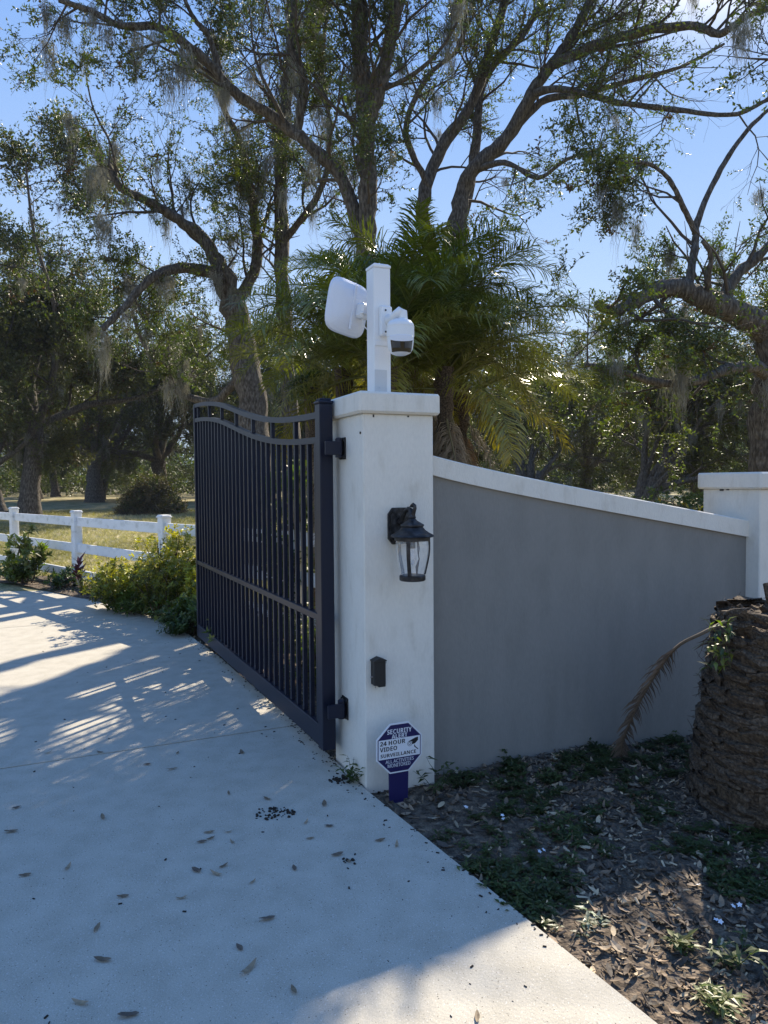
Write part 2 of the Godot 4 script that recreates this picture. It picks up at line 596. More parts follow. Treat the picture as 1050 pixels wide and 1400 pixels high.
# a whole live oak for the middle and far distance, standing at the origin
func oak(sd: int, label: String, h: float, spread: float, tr: float, stems := 1, leafy := 0.55, lean := 0.1) -> Node3D:
	var root := thing("oak_tree", label, "tree", Vector3.ZERO, 0.0, "live oaks on the meadow")
	var T := Tree3.new(sd)
	T.levels = 3
	T.kids = [5.0, 5.0, 4.0]
	T.spray_scale = 0.95
	T.leafy = leafy
	T.clump = 0.8
	T.moss_p = 0.05
	T.moss_scale = 1.25
	T.up = 0.02
	T.tone = Color(1.0, 0.90, 0.95)
	T.wiggle = 0.34
	var r := T.rng
	for s in stems:
		var w := r.randf() * TAU + s * TAU / stems
		var out := lean if stems == 1 else 0.35
		var fork := h * r.randf_range(0.2, 0.28)
		var top := Vector3(cos(w) * out * fork, fork, sin(w) * out * fork)
		var base := Vector3(cos(w), 0, sin(w)) * (0.0 if stems == 1 else tr * 0.7)
		var g := Mb.new()
		var pts := PackedVector3Array()
		var rad := PackedFloat32Array()
		for k in 9:
			var f := k / 8.0
			pts.append(base.lerp(base + top, f) + rv(r) * tr * 0.12 * (1.0 if k > 0 else 0.0) + Vector3(0, -0.15 if k == 0 else 0.0, 0))
			rad.append(tr * (0.85 + 0.75 * pow(1.0 - f, 4.0)))
		g.tube(pts, rad, 11, true, 0.16, sd)
		obj("trunk", g.mesh(), M.bark, root)
		var nl := 5 if stems == 1 else 2
		for k in nl:
			var a := w + (TAU * k / nl if stems == 1 else r.randf_range(-0.9, 0.9)) + r.randf_range(-0.3, 0.3)
			var e := r.randf_range(0.25, 1.2)
			var o := Vector3(cos(a) * cos(e), sin(e), sin(a) * cos(e))
			var len := lerpf(spread, h - fork, sin(e)) * r.randf_range(0.75, 1.0)
			var c: Array = [pts[8] - Vector3(0, tr * 0.3, 0)]
			var q := pts[8]
			for j in 4:
				o = (o + rv(r) * 0.38 + Vector3(0, 0.12, 0)).normalized()
				q += o * len / 4.0
				c.append(q)
			limb(T, root, "limb", c, tr * r.randf_range(0.42, 0.62), tr * 0.08, 0.5, 0.12, 2.3, 0.16, 3)
	finish(T, root, false)
	return root

# ---------------------------------------------------------------- palms
func frond(sd: int, length: float, rise: float, droop: float, pairs: int, leaf_len: float, k0: Color, k1: Color, limp := 0.35, vee := 0.55) -> ArrayMesh:
	var r := RandomNumberGenerator.new()
	r.seed = sd
	var g := Mb.new()
	var pts := PackedVector3Array()
	var rad := PackedFloat32Array()
	var ang := rise
	var p := Vector3.ZERO
	var n := 18
	var swing := r.randf_range(-0.25, 0.25)
	for k in n + 1:
		pts.append(p)
		rad.append(lerpf(0.014, 0.002, float(k) / n))
		ang -= droop / n * (0.5 + 1.0 * k / n)
		p += Vector3(cos(ang), sin(ang), sin(swing * k / n)) * length / n
	g.col = k0.lerp(Color(0.16, 0.15, 0.05), 0.5)
	g.tube(pts, rad, 4, false)
	for k in pairs:
		var f := 0.14 + 0.86 * k / pairs
		var t := f * n
		var a := mini(int(t), n - 1)
		var o := pts[a].lerp(pts[a + 1], t - a)
		var d := (pts[a + 1] - pts[a]).normalized()
		var side0 := d.cross(Vector3.UP).normalized()
		var upn := side0.cross(d).normalized()
		var ll := leaf_len * (0.35 + 0.65 * sin(PI * clampf(0.18 + f * 0.78, 0, 1))) * r.randf_range(0.85, 1.12)
		for s in [-1.0, 1.0]:
			if r.randf() < 0.04: continue
			var v := r.randf_range(0.7, 1.3)
			var c := k0.lerp(k1, clampf(f * 0.7 + r.randf_range(-0.2, 0.3), 0, 1))
			g.col = Color(c.r * v, c.g * v, c.b * v)
			var ld: Vector3 = (d * (0.55 + 0.35 * f) + side0 * s * 0.85 + upn * vee * r.randf_range(-0.5, 1.3) + rv(r) * 0.26).normalized()
			var w := ld.cross(upn).normalized()
			var p1 := o + ld * ll * 0.5
			var p2 := p1 + (ld + Vector3.DOWN * limp).normalized() * ll * 0.32
			var p3 := p2 + (ld + Vector3.DOWN * limp * 2.6).normalized() * ll * 0.22
			var wd := 0.0056
			g.quad(o - w * wd * 0.5, o + w * wd * 0.5, p1 + w * wd, p1 - w * wd)
			g.quad(p1 - w * wd, p1 + w * wd, p2 + w * wd * 0.7, p2 - w * wd * 0.7)
			g.tri(p2 - w * wd * 0.7, p2 + w * wd * 0.7, p3)
	return g.mesh()

func palm_clump() -> void:
	var root := thing("date_palm", "clump of green date palms with arching feathery fronds behind the gate pillar", "palm tree", P(0.75, 6.5, -0.05))
	var r := RandomNumberGenerator.new()
	r.seed = 5
	var green := Color(0.115, 0.140, 0.040)
	var lime := Color(0.24, 0.24, 0.055)
	var gold := Color(0.36, 0.27, 0.07)
	var straw := Color(0.27, 0.19, 0.115)
	var kinds: Array[ArrayMesh] = []
	for k in 3: kinds.append(frond(100 + k, 1.25, 1.35, 1.3, 96, 0.32, green, green.lerp(lime, 0.5)))
	for k in 3: kinds.append(frond(110 + k, 1.65, 0.95, 1.5, 110, 0.36, green, green.lerp(lime, 0.6)))
	for k in 3: kinds.append(frond(120 + k, 1.75, 0.6, 1.4, 110, 0.36, green.lerp(lime, 0.35), lime))
	for k in 2: kinds.append(frond(130 + k, 1.45, 0.2, 1.5, 92, 0.30, lime, gold, 0.5))
	var dead: Array[ArrayMesh] = []
	for k in 3: dead.append(frond(140 + k, 1.35, -1.0, 0.5, 70, 0.24, straw, straw * 0.7, 1.2, 0.1))
	# stems: lateral, depth, height of the crown, share of fronds
	for st in [[0.02, 6.1, 2.7, 25], [0.30, 6.9, 3.05, 28], [0.55, 6.4, 2.65, 26], [0.75, 7.3, 2.6, 22], [-0.35, 7.2, 2.75, 22]]:
		var base := P(st[0], st[1], -0.05) - root.position
		var top := base + Vector3(r.randf_range(-0.12, 0.12), st[2], r.randf_range(-0.1, 0.1))
		var g := Mb.new()
		var pts := PackedVector3Array()
		var rad := PackedFloat32Array()
		for k in 40:
			var f := k / 39.0
			pts.append(base.lerp(top, f))
			rad.append(0.062 + 0.012 * sin(k * 2.1) + (0.03 * smoothstep(0.75, 1.0, f)))
		g.tube(pts, rad, 10, true, 0.1, st[0] * 7.0)
		obj("stem", g.mesh(), M.palm_bark, root)
		var n: int = st[3]
		for k in n:
			var age := float(k) / (n - 1)
			var which := 0
			if age < 0.25: which = r.randi() % 3
			elif age < 0.6: which = 3 + r.randi() % 3
			elif age < 0.88: which = 6 + r.randi() % 3
			else: which = 9 + r.randi() % 2
			var o := obj("frond", kinds[which], M.frond_leaf, root, top + Vector3(0, 0.1 - 0.3 * age, 0))
			o.rotation = Vector3(r.randf_range(-0.12, 0.12), k * 2.39996 + r.randf_range(-0.25, 0.25), r.randf_range(-0.1, 0.1))
			o.scale = Vector3.ONE * r.randf_range(0.68, 1.04)
		for k in 27:
			var o := obj("dead_frond", dead[r.randi() % 3], M.dead_leaf, root, top + Vector3(0, -0.2 - 0.7 * r.randf(), 0))
			o.rotation = Vector3(0, k * 2.39996 + r.randf_range(-0.3, 0.3), r.randf_range(-0.35, 0.1))
			o.scale = Vector3.ONE * r.randf_range(0.7, 1.05)
	# a small dark rosette left of the clump
	var small := thing("young_palm", "small dark palm with a tight rosette on a bare stem beside the gate post", "palm tree", P(-0.80, 8.4, -0.05))
	var h := 2.75
	var g2 := Mb.new()
	g2.tube(PackedVector3Array([Vector3.ZERO, Vector3(0.02, 0.8, 0.01), Vector3(-0.01, 1.6, 0), Vector3(0, h, 0)]), PackedFloat32Array([0.1, 0.085, 0.08, 0.1]), 9, true, 0.1, 2.0)
	obj("stem", g2.mesh(), M.palm_bark, small)
	var rosette: Array[ArrayMesh] = []
	for k in 2: rosette.append(frond(160 + k, 0.36, 0.7, 1.6, 34, 0.14, green * 0.6, green, 0.3))
	for k in 26:
		var o := obj("frond", rosette[k % 2], M.frond_leaf, small, Vector3(0, h + 0.06 - 0.005 * k, 0))
		o.rotation = Vector3(0, k * 2.4, r.randf_range(-0.7, 0.35))

func leaf_piece(sd: int, len: float, wid: float, k: Color, curl: float) -> ArrayMesh:
	var g := Mb.new()
	var r := RandomNumberGenerator.new()
	r.seed = sd
	g.col = k
	var rows := 6
	var L := PackedVector3Array()
	var C := PackedVector3Array()
	var R := PackedVector3Array()
	for a in rows + 1:
		var f := float(a) / rows
		var w := wid * 0.5 * pow(sin(PI * clampf(0.03 + f * 0.95, 0, 1)), 0.8)
		var y := 0.004 + curl * len * (0.5 - sin(PI * f)) * 0.45 + 0.1 * len * curl
		var x := (f - 0.5) * len
		var b := sin(f * 2.0) * wid * 0.1
		C.append(Vector3(x, y, b))
		L.append(Vector3(x, y + w * r.randf_range(0.05, 0.35), b - w))
		R.append(Vector3(x, y + w * r.randf_range(0.0, 0.4), b + w))
	for a in rows:
		g.col = k * r.randf_range(0.85, 1.15)
		g.quad(C[a], C[a + 1], L[a + 1], L[a])
		g.quad(R[a], R[a + 1], C[a + 1], C[a])
	return g.mesh()

# leafy shrub at the origin: stems, and leaves set along them
func shrub(called: String, label: String, at: Vector3, w: float, h: float, stems: int, leaf_len: float, leaf_wid: float, k0: Color, k1: Color, sd: int, per := 26, group := "") -> Node3D:
	var root := thing(called, label, "shrub", at, 0.0, group)
	var r := RandomNumberGenerator.new()
	r.seed = sd
	var g := Mb.new()
	var tuft: Array[ArrayMesh] = []
	for q in 3:
		var t := Mb.new()
		for a in 7:
			var an := a * 2.4 + r.randf() * 0.5
			var e := r.randf_range(0.1, 1.1)
			var v := r.randf_range(0.7, 1.3)
			t.col = Color(v, v * r.randf_range(0.9, 1.05), v * r.randf_range(0.7, 1.1))
			t.leaf(Vector3(0, a * 0.008, 0), Vector3(cos(an) * cos(e), sin(e), sin(an) * cos(e)), Vector3.UP, leaf_len * r.randf_range(0.7, 1.15), leaf_wid * r.randf_range(0.8, 1.15), 0.15, r.randf_range(0.05, 0.35))
		tuft.append(t.mesh())
	var sp: Array[Many] = [Many.new(), Many.new(), Many.new()]
	for s in stems:
		var a := s * 2.4 + r.randf() * 0.4
		var out := sqrt((s + 0.5) / stems) * w * 0.5
		var top := Vector3(cos(a) * out, h * r.randf_range(0.55, 1.0) * (1.0 - 0.35 * pow(out / (w * 0.5), 2.0)), sin(a) * out)
		var pts := PackedVector3Array([Vector3(cos(a), 0, sin(a)) * out * 0.25 - Vector3(0, 0.04, 0)])
		for k in 4:
			pts.append(pts[0].lerp(top, (k + 1) / 4.0) + rv(r) * 0.04)
		g.col = Color(0.8, 0.7, 0.6)
		g.tube(pts, PackedFloat32Array([0.012, 0.01, 0.008, 0.006, 0.003]), 4, false)
		for k in per:
			var f := pow(r.randf(), 0.6)
			var t := f * 3.99
			var o := pts[int(t)].lerp(pts[int(t) + 1], t - int(t)) + rv(r) * Vector3(1, 0.7, 1) * w * 0.13
			if o.y < 0.02: continue
			var m := clampf(o.y / h + r.randf_range(-0.35, 0.25), 0, 1)
			var v := r.randf_range(0.7, 1.25)
			var c := k0.lerp(k1, m)
			if called == "croton_shrub" and m > 0.5 and r.randf() < 0.42: c = k1
			sp[r.randi() % 3].put(along((Vector3.UP + rv(r) * 0.7 + Vector3(cos(a), 0, sin(a)) * 0.4).normalized(), r.randf() * TAU, r.randf_range(0.7, 1.2), o), Color(c.r * v, c.g * v, c.b * v))
	obj("stem", g.mesh(), M.twig, root)
	for k in 3: many("foliage", tuft[k], M.croton_leaf if called == "croton_shrub" else M.leaf, sp[k], root)
	return root

# ---------------------------------------------------------------- the place
const TURN := 0.4189          # the wall and the pillars stand 24 degrees off square
const SUN := Vector3(0.42, 0.745, -0.90)

func ground_y(x: float, d: float) -> float:
	var y := -0.10 + smoothstep(8.0, 13.0, d + absf(x) * 0.1) * 0.13
	y += 0.50 * smoothstep(13.0, 45.0, d) + 0.45 * smoothstep(40.0, 85.0, d)
	return y + (sin(x * 0.31 + d * 0.17) + sin(x * 0.13 - d * 0.23 + 2.0)) * 0.035 * smoothstep(10.0, 25.0, d)

func build_ground() -> void:
	var g := Mb.new()
	var xs: Array[float] = []
	var ds: Array[float] = []
	for k in 81:
		var f := (k - 40) / 40.0
		xs.append(f * 14.0 + signf(f) * pow(absf(f), 3.0) * 240.0)
	for k in 90:
		var f := k / 89.0
		ds.append(-20.0 + f * 50.0 + pow(f, 4.0) * 320.0)
	for b in ds.size():
		for a in xs.size():
			g.v.append(P(xs[a], ds[b], ground_y(xs[a], ds[b])))
			var e := 0.2
			g.n.append(Vector3(ground_y(xs[a] - e, ds[b]) - ground_y(xs[a] + e, ds[b]), 2.0 * e, -(ground_y(xs[a], ds[b] - e) - ground_y(xs[a], ds[b] + e))).normalized())
			g.c.append(Color.WHITE)
	var w := xs.size()
	for b in ds.size() - 1:
		for a in w - 1:
			var p := b * w + a
			g.i.append_array(PackedInt32Array([p, p + w, p + w + 1, p, p + w + 1, p + 1]))
	structure(obj("meadow_ground", g.mesh(), M.lawn))

func drive_edge() -> PackedVector2Array:          # right-hand edge of the concrete, from behind the camera to the far bend
	return PackedVector2Array([Vector2(5.29, -6.2), Vector2(0.764, 2.153), Vector2(-0.096, 3.74), Vector2(-0.62, 4.86), Vector2(-1.55, 6.75), Vector2(-2.1, 7.75), Vector2(-2.85, 8.85), Vector2(-3.9, 9.95), Vector2(-5.1, 11.0), Vector2(-6.6, 12.05), Vector2(-9.0, 13.4), Vector2(-13.0, 15.0), Vector2(-20.0, 16.6)])

func build_driveway() -> void:
	var out := drive_edge()
	out.append_array(PackedVector2Array([Vector2(-20.0, 12.0), Vector2(-13.0, 10.3), Vector2(-9.0, 8.0), Vector2(-6.6, 5.2), Vector2(-5.6, 1.5), Vector2(-5.0, -6.2)]))
	var root := Node3D.new()
	root.name = "driveway"
	add_child(root)
	structure(root)
	var u := Vector2(cos(TURN), sin(TURN))
	var v := Vector2(-sin(TURN), cos(TURN))
	var o := Vector2(-0.6, 4.78)
	var cuts := [-20.0, -4.6, 0.0, 4.6, 30.0]
	for k in 4:
		var lo: float = cuts[k] + 0.008
		var hi: float = cuts[k + 1] - 0.008
		var band := PackedVector2Array([o - u * 40 + v * lo, o + u * 40 + v * lo, o + u * 40 + v * hi, o - u * 40 + v * hi])
		for piece in Geometry2D.intersect_polygons(out, band):
			var g := Mb.new()
			var pl: PackedVector2Array = piece
			if Geometry2D.is_polygon_clockwise(pl): pl.reverse()
			g.prism(pl, -0.12, 0.0)
			for a in g.v.size():          # x, y, z of the prism are lateral, depth, height
				g.v[a] = Vector3(g.v[a].x, g.v[a].z, -g.v[a].y)
				g.n[a] = Vector3(g.n[a].x, g.n[a].z, -g.n[a].y)
			obj("slab", g.mesh(), M.concrete, root)
	var jo := Mb.new()
	jo.box(Vector3(-4.5, -0.03, -3.0), Vector3(0.5, 0.02, 0.5))
	for k in [1, 2, 3]:
		var c: Vector2 = o + v * cuts[k]
		var gap := Mb.new()
		gap.box(Vector3.ZERO, Vector3(7.0, 0.02, 0.02))
		var j := obj("joint_filler", gap.mesh(), M.groove, root, P(c.x - u.x * 3.55, c.y - u.y * 3.55, -0.022))
		j.rotation.y = TURN

func bed_y(x: float, d: float) -> float:
	return -0.035 + 0.016 * sin(x * 3.1 + d * 1.7) * sin(d * 2.9 - x) + 0.010 * sin(x * 9.0 + 1.0) * sin(d * 8.0) - 0.02 * smoothstep(0.5, 3.0, x)

func build_bed() -> void:
	# bare earth beside the drive: a fine sheet cut along the edge of the concrete
	var ed := drive_edge()
	var g := Mb.new()
	var rows := 150
	var cols := 90
	for b in rows + 1:
		var d := -2.0 + 14.6 * b / rows
		var x0 := 0.0
		for k in ed.size() - 1:
			if d >= ed[k].y and d <= ed[k + 1].y:
				x0 = lerpf(ed[k].x, ed[k + 1].x, (d - ed[k].y) / (ed[k + 1].y - ed[k].y))
		var x1 := 8.0 if d < 5.2 else lerpf(8.0, 1.2, smoothstep(5.2, 6.0, d))
		if d > 5.5: x1 = minf(x1, maxf(x0 + 0.25, -2.65 - (d - 9.47) * 1.01))
		for a in cols + 1:
			var f := float(a) / cols
			var x := lerpf(x0 - 0.02, x1, pow(f, 1.6))
			g.v.append(P(x, d, bed_y(x, d) + 0.07 * smoothstep(8.0, 12.0, d)))
			g.n.append(Vector3.UP)
			g.c.append(Color.WHITE)
	var w := cols + 1
	for b in rows:
		for a in cols:
			var p := b * w + a
			g.i.append_array(PackedInt32Array([p, p + w, p + w + 1, p, p + w + 1, p + 1]))
	for b in range(1, rows):
		for a in range(1, cols):
			var p := b * w + a
			g.n[p] = (g.v[p + 1] - g.v[p - 1]).cross(g.v[p + w] - g.v[p - w]).normalized()
	structure(obj("planting_bed", g.mesh(), M.dirt))

func pillar(called: String, label: String, at: Vector3, h: float, deep: float) -> Node3D:
	var root := thing(called, label, "pillar", at, TURN)
	var g := Mb.new()
	g.box(Vector3(0.205, (h - 0.11 - deep) / 2, -0.23), Vector3(0.41, h - 0.11 + deep, 0.46), 0.006)
	obj("shaft", g.mesh(), M.stucco, root)
	g = Mb.new()
	g.box(Vector3(0.205, h - 0.055 + 0.001, -0.23), Vector3(0.47, 0.112, 0.52), 0.012)
	obj("cap", g.mesh(), M.stucco, root)
	return root

func build_walls() -> void:
	var p1 := pillar("gate_pillar", "tall white stucco gate pillar that carries the lantern and the camera post", P(-0.106, 3.787), 2.07, 0.2)
	var chips := Mb.new()
	chips.box(Vector3(0.06, 1.947, -0.002), Vector3(0.008, 0.014, 0.008))
	chips.box(Vector3(0.26, 1.95, -0.002), Vector3(0.010, 0.008, 0.008))
	chips.box(Vector3(-0.002, 1.86, -0.03), Vector3(0.006, 0.012, 0.010))
	obj("chip", chips.mesh(), M.black_metal, p1)
	var p2 := pillar("end_pillar", "shorter white stucco pillar where the grey wall ends, behind the palm stump", P(2.434, 4.73), 1.65, 0.2)
	chips = Mb.new()
	chips.box(Vector3(-0.002, 1.533, -0.30), Vector3(0.006, 0.012, 0.03))
	chips.box(Vector3(-0.002, 1.536, -0.25), Vector3(0.006, 0.008, 0.02))
	obj("chip", chips.mesh(), M.black_metal, p2)
	# sloping wall
	var a := Vector2(0.24, 4.053)
	var b := Vector2(2.42, 4.833)
	var len := a.distance_to(b)
	var wall := thing("garden_wall", "grey rendered garden wall with a sloping white coping between the two pillars", "wall", P(a.x, a.y), atan2(b.y - a.y, b.x - a.x))
	var n := 28
	var tops := PackedFloat32Array()
	for k in n + 1:
		var t := len * k / n
		tops.append(1.752 - 0.172 * t - 0.028 * (exp(-t * 3.0) - 1.0) * -1.0 + 0.004)
	var g := Mb.new()
	var c := Mb.new()
	for k in n:
		var x0 := len * k / n
		var x1 := len * (k + 1) / n
		var y0 := tops[k] - 0.109
		var y1 := tops[k + 1] - 0.109
		var T := 0.2
		g.quad(Vector3(x0, -0.3, 0), Vector3(x1, -0.3, 0), Vector3(x1, y1, 0), Vector3(x0, y0, 0))
		g.quad(Vector3(x1, -0.3, -T), Vector3(x0, -0.3, -T), Vector3(x0, y0, -T), Vector3(x1, y1, -T))
		var e := 0.02
		c.quad(Vector3(x0, y0, e), Vector3(x1, y1, e), Vector3(x1, tops[k + 1] - 0.006, e), Vector3(x0, tops[k] - 0.006, e))
		c.quad(Vector3(x0, tops[k] - 0.006, e), Vector3(x1, tops[k + 1] - 0.006, e), Vector3(x1, tops[k + 1], e - 0.008), Vector3(x0, tops[k], e - 0.008))
		c.quad(Vector3(x0, tops[k], e - 0.008), Vector3(x1, tops[k + 1], e - 0.008), Vector3(x1, tops[k + 1], -T - e), Vector3(x0, tops[k], -T - e))
		c.quad(Vector3(x1, y1, -T - e), Vector3(x0, y0, -T - e), Vector3(x0, tops[k], -T - e), Vector3(x1, tops[k + 1], -T - e))
		c.quad(Vector3(x0, y0, -T - e), Vector3(x1, y1, -T - e), Vector3(x1, y1, e), Vector3(x0, y0, e))
	obj("panel", g.mesh(), M.grey_stucco, wall)
	obj("coping", c.mesh(), M.stucco, wall)

func rail_curve(s: float) -> float:
	return 2.0 + 0.38 * smoothstep(-0.15, 3.55, s) * (0.25 + 0.75 * smoothstep(-0.4, 2.6, s))

func build_gate() -> void:
	var root := thing("swing_gate", "dark navy metal picket gate swung open beside the driveway, with a wavy top", "gate", P(-0.332, 4.09), 2.0211)
	var L := 3.46
	var g := Mb.new()
	g.box(Vector3(0, 1.07, 0), Vector3(0.078, 1.94, 0.078), 0.004)
	obj("hinge_post", g.mesh(), M.gate_paint, root)
	g = Mb.new()
	g.box(Vector3(0, 2.048, 0), Vector3(0.09, 0.016, 0.09), 0.005)
	g.box(Vector3(0, 2.062, 0), Vector3(0.07, 0.014, 0.07), 0.006)
	obj("post_cap", g.mesh(), M.gate_paint, root)
	g = Mb.new()
	g.box(Vector3(L - 0.025, 1.235, 0), Vector3(0.05, 2.27, 0.05), 0.003)
	obj("end_post", g.mesh(), M.gate_paint, root)
	g = Mb.new()
	g.box(Vector3(L * 0.5 - 0.006, 0.16, 0), Vector3(L - 0.09, 0.12, 0.05), 0.003)
	obj("bottom_rail", g.mesh(), M.gate_paint, root)
	g = Mb.new()
	g.box(Vector3(L * 0.5 - 0.006, 0.835, 0), Vector3(L - 0.09, 0.04, 0.042), 0.003)
	obj("middle_rail", g.mesh(), M.gate_paint, root)
	for which in 2:
		g = Mb.new()
		var off := -0.14 * which
		var n := 30
		for k in n:
			var x0 := 0.039 + (L - 0.039) * k / n
			var x1 := 0.039 + (L - 0.039) * (k + 1) / n
			var y0 := rail_curve(x0) + off
			var y1 := rail_curve(x1) + off
			var z := 0.0215
			var h := 0.036
			g.quad(Vector3(x0, y0 - h, z), Vector3(x1, y1 - h, z), Vector3(x1, y1, z), Vector3(x0, y0, z))
			g.quad(Vector3(x1, y1 - h, -z), Vector3(x0, y0 - h, -z), Vector3(x0, y0, -z), Vector3(x1, y1, -z))
			g.quad(Vector3(x0, y0, z), Vector3(x1, y1, z), Vector3(x1, y1, -z), Vector3(x0, y0, -z))
			g.quad(Vector3(x0, y0 - h, -z), Vector3(x1, y1 - h, -z), Vector3(x1, y1 - h, z), Vector3(x0, y0 - h, z))
			if k == n - 1: g.quad(Vector3(x1, y1 - h, z), Vector3(x1, y1 - h, -z), Vector3(x1, y1, -z), Vector3(x1, y1, z))
		obj("top_rail" if which == 0 else "upper_rail", g.mesh(), M.gate_paint, root)
	for k in range(1, 29):
		var s := 0.119 * k
		if s > L - 0.08: break
		var top := rail_curve(s) - 0.14 - 0.03
		g = Mb.new()
		g.box(Vector3(s, (0.855 + top) / 2, 0), Vector3(0.0254, top - 0.855, 0.0254), 0.002)
		obj("picket", g.mesh(), M.gate_paint, root)
		g = Mb.new()
		g.box(Vector3(s, 0.5175, 0), Vector3(0.0254, 0.594, 0.0254), 0.002)
		obj("lower_picket", g.mesh(), M.gate_paint, root)
		if k % 4 == 0:
			g = Mb.new()
			g.box(Vector3(s, rail_curve(s) - 0.088, 0), Vector3(0.0254, 0.106, 0.0254), 0.002)
			obj("rail_stub", g.mesh(), M.gate_paint, root)
	# hinges reach from the post to the pillar's side
	var inv := root.transform.affine_inverse()
	var face := Transform3D(Basis(Vector3.UP, TURN), P(-0.106, 3.787))
	for y in [0.345, 1.79]:
		var hinge := Node3D.new()
		hinge.name = "hinge" if y < 1.0 else "hinge_001"
		root.add_child(hinge)
		hinge.transform = inv * face * Transform3D(Basis(), Vector3(0, y, -0.285))
		g = Mb.new()
		g.box(Vector3(-0.004, 0, 0), Vector3(0.009, 0.12, 0.085), 0.002)
		for q in [-0.045, 0.045]:
			for z in [-0.03, 0.03]:
				g.lathe(PackedVector2Array([Vector2(0.010, 0), Vector2(0.010, 0.008), Vector2(0, 0.008)]), 6, Vector3(-0.008, q, z), Basis(Vector3.BACK, PI / 2))
		obj("wall_plate", g.mesh(), M.black_metal, hinge)
		g = Mb.new()
		g.box(Vector3(-0.045, 0, 0.0), Vector3(0.08, 0.045, 0.035), 0.004)
		g.box(Vector3(-0.075, 0, 0.045), Vector3(0.095, 0.075, 0.014), 0.003)
		g.lathe(PackedVector2Array([Vector2(0, -0.05), Vector2(0.02, -0.05), Vector2(0.02, 0.05), Vector2(0.012, 0.058), Vector2(0, 0.058)]), 12, Vector3(-0.035, 0, 0.022))
		obj("hinge_arm", g.mesh(), M.gate_paint, hinge)

